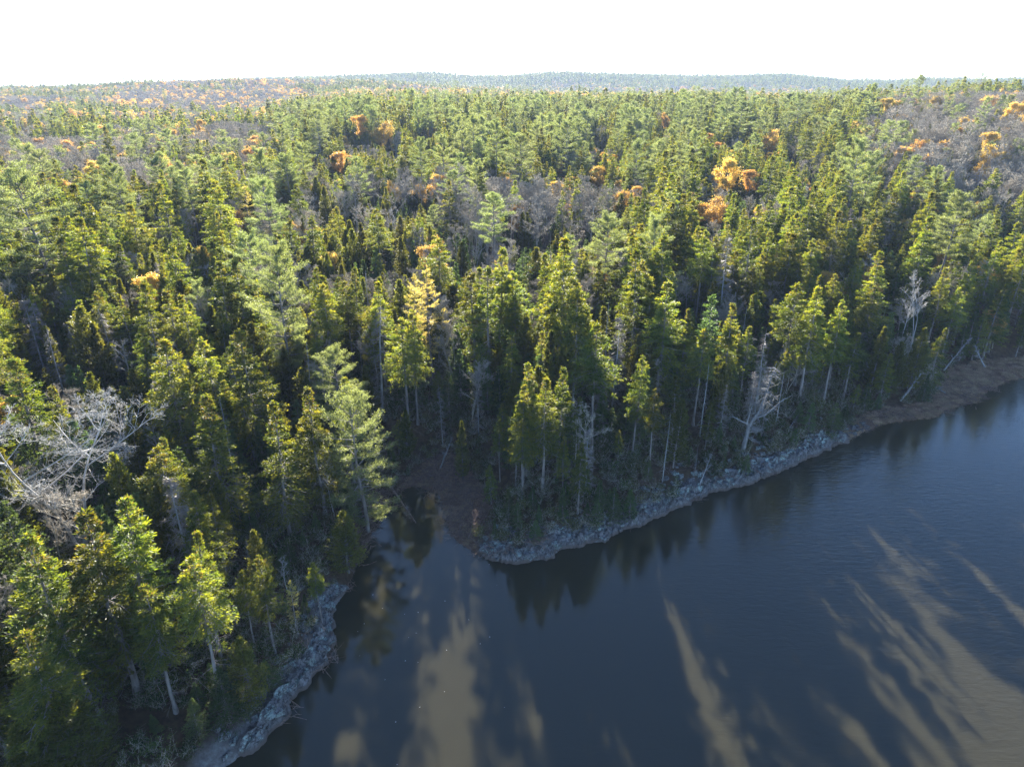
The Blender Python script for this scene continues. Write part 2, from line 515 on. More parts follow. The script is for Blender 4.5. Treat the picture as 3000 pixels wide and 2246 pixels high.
def pine(seed, h=21., R=4.2, nb=34, cb=.38, dens=1.0, lean=0., trunk=.0135):
    rng = np.random.default_rng(seed)
    W, F = Geo(), Geo()
    line = trunk_line(rng, h, bend=.010, lean=lean)
    tubes(W, line[None], (trunk * h * (1 - np.linspace(0, 1, 12) * .9))[None], 8, .5)
    t = np.linspace(0, 1, nb) + rng.normal(0, .02, nb); t = np.clip(t, 0, 1)
    zb = (cb + (1 - cb) * t * .98) * h
    azi = np.arange(nb) * 2.39996 + rng.normal(0, .5, nb)
    L = R * (np.interp(t, [0, .25, .6, .85, 1], [.55, .95, .9, .55, .22])) * rng.uniform(.5, 1.2, nb)
    el = np.radians(np.interp(t, [0, .6, 1], [0, 12, 50])) + rng.normal(0, .1, nb)
    B = limb(rng, at_h(line, zb), azi, L, el, .12, .22)
    s6 = np.linspace(0, 1, 6)
    tubes(W, B, (.03 + .012 * L[:, None]) * (1 - s6 * .8)[None], 4, .5)
    M2 = 9
    s = rng.uniform(.3, 1, (nb, M2)); b = along(B, s)
    dirb = norm(B[:, -1] - B[:, 0])[:, None]
    side = np.where(rng.uniform(size=(nb, M2)) < .5, -1., 1.)[..., None]
    d = norm(dirb * .7 + norm(np.cross(dirb, [0, 0, 1.])) * side * rng.uniform(.2, 1, (nb, M2, 1)) + rng.normal(0, .1, (nb, M2, 3)) + [0, 0, .1])
    l = (.28 * L[:, None] * (1.15 - s) ** .5 + .3) * rng.uniform(.6, 1.1, (nb, M2))
    P = np.stack([b, b + d * (l * .5)[..., None], b + d * l[..., None] + [0, 0, .08]], 2).reshape(-1, 3, 3)
    tubes(W, P, np.array([[.025, .018, .008]]).repeat(len(P), 0), 3, .5)
    K = int(46 * dens)
    u = rng.uniform(.15, 1.05, (len(P), K))
    q = P[:, :1] * (1 - u[..., None]) + P[:, 2:] * u[..., None] + rng.normal(0, 1, (len(P), K, 3)) * np.array([.24, .24, .13])
    kd = norm(norm(P[:, 2] - P[:, 0])[:, None] * .5 + rng.normal(0, .6, q.shape) + [0, 0, .35])
    ti = rng.uniform(.2, .8, (len(P), 1)) + rng.normal(0, .12, u.shape)
    kites(F, q.reshape(-1, 3), kd.reshape(-1, 3), .27, .060, rng, np.clip(ti, 0, 1).ravel())
    # a few dead stubs below the crown
    nd = 10; D = limb(rng, at_h(line, rng.uniform(.06, max(cb, .1), nd) * h), rng.uniform(0, 6.28, nd), rng.uniform(.4, 2, nd), np.radians(rng.uniform(-10, 20, nd)), .15, 0.)
    tubes(W, D, .03 * (1 - s6 * .7)[None] * np.ones((nd, 1)), 3, .6)
    return W, F


def broadleaf(seed, h=11., R=3.0, limbs=13, n1=8, n2=7, n3=5, stem=.35, leaves=0, leafsize=.16, leafzone=None, r0=.011, multi=1, wig=.10, spread=1.0, fine_r=.006):
    rng = np.random.default_rng(seed)
    W, F = Geo(), Geo()
    prev = []
    K = 6; s6 = np.linspace(0, 1, K)
    for m in range(multi):
        line = trunk_line(rng, h * rng.uniform(.82, 1), K=10, bend=.02 * (1 + .5 * (multi > 1)), lean=0 if multi == 1 else rng.uniform(.1, .25))
        if multi > 1:
            a = rng.uniform(0, 6.28) + m * 6.28 / multi
            x, y = line[:, 0].copy(), line[:, 1].copy()
            line[:, 0] = x * math.cos(a) - y * math.sin(a) + .25 * math.cos(a); line[:, 1] = x * math.sin(a) + y * math.cos(a) + .25 * math.sin(a)
        tubes(W, line[None], (r0 * h * (1 - np.linspace(0, 1, 10) * .88) / multi ** .4)[None], 7, .5)
        t = np.sort(rng.uniform(stem, .97, limbs))
        azi = np.arange(limbs) * 2.4 + rng.normal(0, .5, limbs)
        L = R * np.interp(t, [stem, .55, .8, 1], [.8, 1.05, .75, .35]) * rng.uniform(.6, 1.2, limbs)
        el = np.radians(rng.uniform(28, 58, limbs) * (2 - spread))
        P = limb(rng, at_h(line, t * line[-1, 2]), azi, L * np.cos(el), el, -.05, .0, K)
        tubes(W, P, (.0045 * h * (1 - s6 * .7))[None] * (L / R)[:, None], 5, .5)
        prev.append(P)
    P = np.concatenate(prev)
    lv = [(n1, .45, .016), (n2, .45, .009), (n3, .5, fine_r)]
    for n, fl, rad in lv:
        if n == 0: break
        N = len(P)
        s = rng.uniform(.25, 1, (N, n)); b = along(P, s).reshape(-1, 3)
        d = np.repeat(norm(P[:, -1] - P[:, 0]), n, 0)
        ln = np.repeat(np.linalg.norm(P[:, -1] - P[:, 0], axis=1), n) * fl * rng.uniform(.5, 1.15, N * n) * (1.25 - s.ravel() * .6)
        ln = np.maximum(ln, .18)
        d2 = norm(d * .8 + rng.normal(0, .55, d.shape) + [0, 0, .22])
        k = 4
        ss = np.linspace(0, 1, k)
        off = np.cumsum(rng.normal(0, wig, (N * n, k, 3)), 1); off[:, 0] = 0
        Q = b[:, None] + d2[:, None] * (ln[:, None] * ss)[..., None] + off * ln[:, None, None] * .5
        tubes(W, Q, (rad * (1 - ss * .6))[None] * np.ones((len(Q), 1)), 3, .5)
        P = Q
    if leaves:
        tips = P.reshape(-1, 3)
        zr = tips[:, 2] / h
        if leafzone is not None:
            c = np.sin(tips[:, 0] * 1.1 + seed) + np.sin(tips[:, 1] * 1.3 + seed * 2) + np.sin(tips[:, 2] * 1.2)
            tips = tips[(c > leafzone)]
        ix = rng.integers(0, len(tips), leaves)
        p = tips[ix] + rng.normal(0, .30, (leaves, 3))
        kites(F, p, norm(rng.normal(size=(leaves, 3)) + [0, 0, -.3]), leafsize * rng.uniform(.7, 1.3, leaves), leafsize * .8, rng, rng.uniform(0, 1, leaves))
    return W, F


# ------------------------------------------------------------------ prototypes
PROTO = {}     # species -> list of (wood mesh, leaf mesh or None, height, radius, joined mesh)
NICE = {}


def proto(sp, wf, h, R, wood, leaf):
    W, F = wf
    v, q, t = W.out()
    mw = mesh_from(sp + "_trunk", v, q, [wood], smooth=True, attrs={'tint': t})
    mf = None
    if F.n:
        fv, fq, ft = F.out()
        mf = mesh_from(sp + "_crown", fv, fq, [leaf], attrs={'tint': ft})
        jv = np.concatenate([v, fv]); jq = np.concatenate([q, fq + len(v)]); jt = np.concatenate([t, ft])
        mi = np.concatenate([np.zeros(len(q)), np.ones(len(fq))])
        mj = mesh_from(sp + "_whole", jv, jq, [wood, leaf], mi, attrs={'tint': jt})
    else:
        mj = mw
    PROTO.setdefault(sp, []).append((mw, mf, h, R, mj))


rs = np.random.default_rng(7)
for i in range(7):
    h = 16; R = [2.9, 3.4, 2.5, 3.8, 3.0, 2.9, 3.2][i]
    proto('spruce', spruce(100 + i, R=R, cb=[.22, .34, .42, .18, .50, .28, .38][i], irregular=[.3, .4, .5, .3, .45, .35, .5][i],
                           power=[1.05, 1.1, .75, 1.2, .8, 1.0, .95][i], clump=[.05, .12, .25, .05, .2, .1, .22][i]), h, R, M['bark'], M['spruce'])
for i in range(4):
    proto('fir', fir(200 + i, R=[2.0, 2.5, 1.6, 2.2][i]), 10, 1.6, M['bark'], M['fir'])
for i in range(4):
    proto('cedar', cedar(300 + i, R=[2.2, 2.6, 1.8, 2.4][i]), 12, 1.9, M['bark'], M['cedar'])
for i in range(5):
    proto('pine', pine(400 + i, R=[4.2, 3.6, 4.8, 4.0, 4.4][i], cb=[.35, .45, .30, .5, .4][i], lean=[0, .03, 0, .05, 0][i], nb=[54, 46, 60, 44, 52][i]), 21, 4.2, M['pinebark'], M['pine'])
for i in range(4):
    proto('bare', broadleaf(500 + i, h=[11, 12, 10, 12][i], R=[3.2, 2.9, 3.4, 3.0][i], multi=[1, 1, 2, 3][i], limbs=[15, 16, 9, 7][i], n1=8, n2=7, n3=5, fine_r=.009), 11, 3.0, M['twig'], None)
for i in range(4):
    proto('gold', broadleaf(600 + i, h=11, R=2.8, leaves=[9500, 6500, 2600, 8000][i], leafsize=.20, leafzone=[None, -.4, .5, -.9][i], n3=3, limbs=13), 11, 2.8, M['twig'], M['gold'])
for i in range(2):
    proto('larch', conifer(700 + i, h=16, R=2.9, cb=.30, nb=60, M_=13, K_=8, tl=.2, tw=.07, irregular=.5, power=.5, el0=0, el1=35, clump=.12, droop=.1), 16, 2.9, M['bark'], M['larch'])
for i in range(4):
    proto('dead', dead_conifer(800 + i, R=[1.9, 1.6, 2.1, 1.7][i], nb=[95, 70, 110, 60][i], fine=[18, 12, 20, 0][i]), 13, 1.9, M['deadwood'], M['lichen_twigs'])
for i in range(3):
    proto('birch', broadleaf(900 + i, h=12, R=2.1, limbs=11, n1=6, n2=5, n3=3, stem=.45, r0=.0085, multi=[1, 2, 1][i], spread=.75), 12, 2.1, M['pale'], None)
for i in range(3):
    proto('pine', pine(480 + i, R=[4.8, 4.6, 5.2][i], cb=[.10, .30, .16][i], nb=[84, 64, 80][i], h=21), 21, 4.6, M['pinebark'], M['pine'])
# the same kinds with fewer, larger sprays, for the distance
LOW = {}
_keep = dict(PROTO); PROTO = {}
for i in range(3):
    proto('spruce', spruce(150 + i, nb=60, M_=7, K_=3, tl=.75, tw=.30, dead=0, power=1.15, R=3.1), 16, 2.4, M['bark'], M['spruce'])
    proto('fir', fir(250 + i, nb=50, M_=6, K_=3, tl=.6, tw=.26, dead=0), 10, 1.6, M['bark'], M['fir'])
    proto('cedar', cedar(350 + i, nb=60, M_=6, K_=3, tl=.6, tw=.3, dead=0), 12, 1.9, M['bark'], M['cedar'])
for i in range(3):
    proto('pine', pine(450 + i, nb=30, dens=.3, cb=[.3, .4, .5][i]), 21, 4.2, M['pinebark'], M['pine'])
    proto('bare', broadleaf(550 + i, n1=7, n2=6, n3=3, limbs=13, fine_r=.028), 11, 3., M['twig'], None)
    proto('gold', broadleaf(650 + i, n1=6, n2=3, n3=0, limbs=11, leaves=1300, leafsize=.34, leafzone=[None, -.5, 0.1][i]), 11, 2.8, M['twig'], M['gold'])
LOW = PROTO; PROTO = _keep

# ------------------------------------------------------------------ ground sheet: rings about the point under the camera, out past the last hills
rr = [14.0]
while rr[-1] < 7000:
    r = rr[-1]
    rr.append(r * (1.0075 if r < 140 else 1.011 if r < 600 else 1.02))
rr = np.array(rr)
aa = np.radians(np.linspace(-78, 78, 620))
RR, AA = np.meshgrid(rr, aa, indexing='ij')
GX = RR * np.sin(AA); GY = RR * np.cos(AA)
GZ = height(GX, GY)
sdist, sarg = seg_dist(GX.ravel(), GY.ravel(), SHORE[I0:I0 + len(SH)])
marshm = np.clip(inside(GX.ravel(), GY.ravel(), MARSH).astype(float) + (GX.ravel() > 60) * (sdist < 5), 0, 1)
covem = inside(GX.ravel(), GY.ravel(), COVE).astype(float)
rockm = ((sarg <= 10) | ((sarg >= 22) & (sarg <= 39))) * (1 - sstep(1.0, 2.6, sdist)) * .6 * (1 - covem)
idx = np.arange(GX.size).reshape(GX.shape)
q = np.stack([idx[:-1, :-1], idx[:-1, 1:], idx[1:, 1:], idx[1:, :-1]], -1).reshape(-1, 4)
q = q[:, ::-1]

m, nt, out = new_mat("forest_floor")
N = nt.nodes; Lk = nt.links
geo = N.new("ShaderNodeNewGeometry")


def noise(scale, detail=4, rough=.6, vec=None, dist=0.):
    n = N.new("ShaderNodeTexNoise"); n.inputs["Scale"].default_value = scale; n.inputs["Detail"].default_value = detail
    n.inputs["Roughness"].default_value = rough; n.inputs["Distortion"].default_value = dist
    Lk.new(vec or geo.outputs["Position"], n.inputs["Vector"]); return n


def mixc(a, b, f):
    x = N.new("ShaderNodeMix"); x.data_type = 'RGBA'
    Lk.new(f, x.inputs[0]); Lk.new(a, x.inputs[6]); Lk.new(b, x.inputs[7]); return x.outputs[2]


floor = ramp(nt, [(.3, (.030, .026, .014)), (.5, (.075, .048, .030)), (.7, (.11, .085, .045))], noise(1.3, 8, .7).outputs["Fac"])
litter = ramp(nt, [(.35, (.10, .055, .035)), (.6, (.19, .115, .075)), (.75, (.26, .18, .11))], noise(1.2, 10, .8).outputs["Fac"])
rockc = ramp(nt, [(.3, (.09, .085, .085)), (.5, (.19, .185, .185)), (.7, (.33, .345, .33))], noise(2.2, 8, .75).outputs["Fac"])
am = N.new("ShaderNodeAttribute"); am.attribute_name = "marsh"
ar = N.new("ShaderNodeAttribute"); ar.attribute_name = "rock"
c1 = mixc(floor.outputs[0], litter.outputs[0], am.outputs["Fac"])
c2 = mixc(c1, rockc.outputs[0], ar.outputs["Fac"])
pr = N.new("ShaderNodeBsdfPrincipled"); pr.inputs["Roughness"].default_value = .95; pr.inputs["Specular IOR Level"].default_value = .2
Lk.new(c2, pr.inputs["Base Color"])
bp = N.new("ShaderNodeBump"); bp.inputs["Strength"].default_value = .9; bp.inputs["Distance"].default_value = .15
Lk.new(noise(3.0, 6, .7).outputs["Fac"], bp.inputs["Height"]); Lk.new(bp.outputs[0], pr.inputs["Normal"])
Lk.new(pr.outputs[0], out.inputs[0])
me = mesh_from("ground", np.stack([GX, GY, GZ], -1).reshape(-1, 3), q, [m], smooth=True,
               attrs={'marsh': np.clip(marshm + covem, 0, 1), 'rock': rockm})
tag(add_obj("ground", me), kind='structure')

# ------------------------------------------------------------------ water: dark tannin-brown, lets light in and scatters it back
m, nt, out = new_mat("cove_water")
N = nt.nodes; Lk = nt.links
geo = N.new("ShaderNodeNewGeometry")
pr = N.new("ShaderNodeBsdfPrincipled")
pr.inputs["Base Color"].default_value = (.034, .031, .018, 1)
pr.inputs["Roughness"].default_value = .015
pr.inputs["IOR"].default_value = 1.35
pr.inputs["Subsurface Weight"].default_value = 1.0
pr.inputs["Subsurface Radius"].default_value = (1.0, .85, .6)
pr.inputs["Subsurface Scale"].default_value = 3.2
mp = N.new("ShaderNodeMapping"); mp.inputs["Scale"].default_value = (.42, 1.35, 1); mp.inputs["Rotation"].default_value = (0, 0, .12)
Lk.new(geo.outputs["Position"], mp.inputs[0])
w1 = noise(1.5, 3, .55, mp.outputs[0], .6)
big = noise(.035, 2, .5)
sx = N.new("ShaderNodeSeparateXYZ"); Lk.new(geo.outputs["Position"], sx.inputs[0])
mr = N.new("ShaderNodeMapRange"); mr.inputs[1].default_value = -5; mr.inputs[2].default_value = 45; mr.inputs[3].default_value = .12; mr.inputs[4].default_value = 1.15
Lk.new(sx.outputs[0], mr.inputs[0])
mb = N.new("ShaderNodeMapRange"); mb.inputs[1].default_value = .35; mb.inputs[2].default_value = .65; mb.inputs[3].default_value = .5; mb.inputs[4].default_value = 1.2
Lk.new(big.outputs["Fac"], mb.inputs[0])
mm = N.new("ShaderNodeMath"); mm.operation = 'MULTIPLY'; Lk.new(mr.outputs[0], mm.inputs[0]); Lk.new(mb.outputs[0], mm.inputs[1])
m2 = N.new("ShaderNodeMath"); m2.operation = 'MULTIPLY'; m2.inputs[1].default_value = .042; Lk.new(mm.outputs[0], m2.inputs[0])
bp = N.new("ShaderNodeBump"); bp.inputs["Strength"].default_value = 1.0
Lk.new(m2.outputs[0], bp.inputs["Distance"])
Lk.new(w1.outputs["Fac"], bp.inputs["Height"]); Lk.new(bp.outputs[0], pr.inputs["Normal"])
Lk.new(pr.outputs[0], out.inputs[0])
gx = np.linspace(-500, 900, 15); gy = np.linspace(-500, 500, 11)
X, Y = np.meshgrid(gx, gy, indexing='ij'); idx = np.arange(X.size).reshape(X.shape)
me = mesh_from("water", np.stack([X, Y, 0 * X], -1).reshape(-1, 3),
               np.stack([idx[:-1, :-1], idx[1:, :-1], idx[1:, 1:], idx[:-1, 1:]], -1).reshape(-1, 4), [m])
tag(add_obj("water", me), kind='structure')


# ------------------------------------------------------------------ rock ledges along the bank: layered slabs on a ribbon that follows the waterline
def rock_mat(name, tilt):
    m, nt, out = new_mat(name)
    global N, Lk, geo
    N = nt.nodes; Lk = nt.links
    geo = N.new("ShaderNodeNewGeometry")
    base = ramp(nt, [(.32, (.025, .023, .024)), (.45, (.085, .080, .080)), (.57, (.18, .17, .17)), (.74, (.36, .35, .34))], noise(1.1, 12, .82).outputs["Fac"])
    lich = ramp(nt, [(.0, (.22, .30, .27)), (1., (.42, .52, .46))], noise(9, 3).outputs["Fac"])
    lm = ramp(nt, [(.50, (0, 0, 0)), (.56, (.9, .9, .9))], noise(.9, 9, .8).outputs["Fac"])
    sx = N.new("ShaderNodeAttribute"); sx.attribute_name = "up"
    ml = N.new("ShaderNodeMath"); ml.operation = 'MULTIPLY'; Lk.new(lm.outputs[0], ml.inputs[0]); Lk.new(sx.outputs["Fac"], ml.inputs[1])
    c = mixc(base.outputs[0], lich.outputs[0], ml.outputs[0])
    vo = N.new("ShaderNodeTexVoronoi"); vo.feature = 'DISTANCE_TO_EDGE'; vo.inputs["Scale"].default_value = 1.5
    mpv = N.new("ShaderNodeMapping"); mpv.inputs["Rotation"].default_value = (0, 0, tilt); mpv.inputs["Scale"].default_value = (1.9, .55, .8)
    wn_ = noise(1.4, 4); vm = N.new("ShaderNodeVectorMath"); vm.operation = 'MULTIPLY_ADD'; vm.inputs[1].default_value = (.9, .9, .9)
    Lk.new(wn_.outputs["Color"], vm.inputs[0]); Lk.new(geo.outputs["Position"], vm.inputs[2]); Lk.new(vm.outputs[0], mpv.inputs[0]); Lk.new(mpv.outputs[0], vo.inputs["Vector"])
    ck = ramp(nt, [(0, (.12, .11, .11)), (.07, (1, 1, 1))], vo.outputs["Distance"])
    mk = N.new("ShaderNodeMix"); mk.data_type = 'RGBA'; mk.blend_type = 'MULTIPLY'; mk.inputs[0].default_value = 1
    Lk.new(c, mk.inputs[6]); Lk.new(ck.outputs[0], mk.inputs[7]); c = mk.outputs[2]
    wet = N.new("ShaderNodeSeparateXYZ"); Lk.new(geo.outputs["Position"], wet.inputs[0])
    brown = ramp(nt, [(0, (.055, .038, .028)), (1, (.15, .12, .105))], noise(3, 6).outputs["Fac"])
    wr = N.new("ShaderNodeMapRange"); wr.inputs[1].default_value = .50; wr.inputs[2].default_value = .22; Lk.new(wet.outputs[2], wr.inputs[0])
    c = mixc(c, brown.outputs[0], wr.outputs[0])
    pr = N.new("ShaderNodeBsdfPrincipled"); pr.inputs["Roughness"].default_value = .8
    Lk.new(c, pr.inputs["Base Color"])
    bp = N.new("ShaderNodeBump"); bp.inputs["Strength"].default_value = 1; bp.inputs["Distance"].default_value = .10
    Lk.new(noise(6, 8, .8).outputs["Fac"], bp.inputs["Height"]); Lk.new(bp.outputs[0], pr.inputs["Normal"])
    Lk.new(pr.outputs[0], out.inputs[0]); return m


RIB = []


def ribbon(name, k0, k1, wid, top, strike, label, seed):
    P = SHORE[I0 + k0:I0 + k1 + 1]
    seg = np.r_[0, np.cumsum(np.hypot(*np.diff(P, axis=0).T))]
    n = int(seg[-1] / .13); s = np.linspace(0, seg[-1], n)
    x = np.interp(s, seg, P[:, 0]); y = np.interp(s, seg, P[:, 1])
    ker = np.ones(9) / 9
    xs = np.convolve(np.pad(x, 4, 'edge'), ker, 'valid'); ys = np.convolve(np.pad(y, 4, 'edge'), ker, 'valid')
    big = 21; ker2 = np.ones(2 * big + 1) / (2 * big + 1)
    tx = np.gradient(np.convolve(np.pad(x, big, 'edge'), ker2, 'valid')); ty = np.gradient(np.convolve(np.pad(y, big, 'edge'), ker2, 'valid'))
    l = np.hypot(tx, ty) + 1e-9; nx, ny = -ty / l, tx / l      # inland side is on the left of travel
    w = np.interp(np.linspace(0, 1, n), np.linspace(0, 1, len(wid)), wid) * .70 * (.3 + 1.4 * fbm(s / 3.5, 0 * s, seed + 2, 3))
    Mv = 60
    v = np.linspace(0, 1, Mv)[None, :]
    jag = (fbm(s / 1.1, 0 * s, seed, 4) - .5) * 1.3
    off = -.35 + jag[:, None] * (1 - v) + v * (w[:, None] + .35)
    X = xs[:, None] + nx[:, None] * off; Y = ys[:, None] + ny[:, None] * off
    ends = sstep(0, .06, np.linspace(0, 1, n)) * sstep(0, .06, 1 - np.linspace(0, 1, n))
    ca, sa = math.cos(strike), math.sin(strike)
    a = X * ca + Y * sa; b = -X * sa + Y * ca       # a along the layers, b across them
    bb = b * 1.9 + (fbm(a / 2.5, b / 2.5, seed + 3, 3) - .5) * 2.2
    st = bb - np.floor(bb)
    slab = (np.floor(bb) % 7) / 7
    blk = vn(a * .9 + slab * 9, np.floor(bb) * 3.3, seed + 5)
    prof = np.where(v < .12, v / .12 * .42, .42 + (v - .12) / .88 * .58) * top
    dz = (st ** 2.0 - .35) * .55 + (blk - .5) * .75 + (fbm(X * 1.6, Y * 1.6, seed + 9, 4) - .5) * .6 + (fbm(X * .45, Y * .45, seed + 11, 2) - .5) * 1.2
    Z = -.25 + prof + dz * sstep(0, .15, v) * (1 - .5 * sstep(.8, 1, v)) + .25 * sstep(0, .08, v)
    g = height(X, Y)
    Z = Z * ends[:, None] * 1.0 + (g - .25) * (1 - ends[:, None])
    Z = np.maximum(Z, np.where(v > .1, g - .1, -9)) * 1.0
    Z = np.where(v > .93, np.minimum(Z, g - .05) , Z)
    Z[:, 0] = -.9; Z[:, -1] = g[:, -1] - .6
    idx = np.arange(X.size).reshape(X.shape)
    q = np.stack([idx[:-1, :-1], idx[1:, :-1], idx[1:, 1:], idx[:-1, 1:]], -1).reshape(-1, 4)
    me = mesh_from(name, np.stack([X, Y, Z], -1).reshape(-1, 3), q, [rock_mat(name, -strike + 1.57)], smooth=False,
                   attrs={'up': np.clip(np.broadcast_to(sstep(.25, .5, v), X.shape), 0, 1).ravel()})
    RIB.append((X.ravel(), Y.ravel(), Z.ravel()))
    o = add_obj(name, me); tag(o, label, 'rock ledge')
    return o


ribbon("rock_ledge", 1, 11, [.6, 1.1, 1.5, 1.3, 1.7, 2.8, 3.8, 3.2, 1.8, .8], 1.5, 1.05,
       "blue-grey layered rock ledge along the left bank below the golden larch", 31)
ribbon("rock_ledge", 23, 40, [2.0, 4.2, 5.0, 4.6, 3.6, 3.0, 2.6, 2.8, 2.8, 3.2, 3.2, 2.6, 1.2], 1.7, .55,
       "pale lichen-spotted rock ledge around the wooded point and along its right shore", 57)

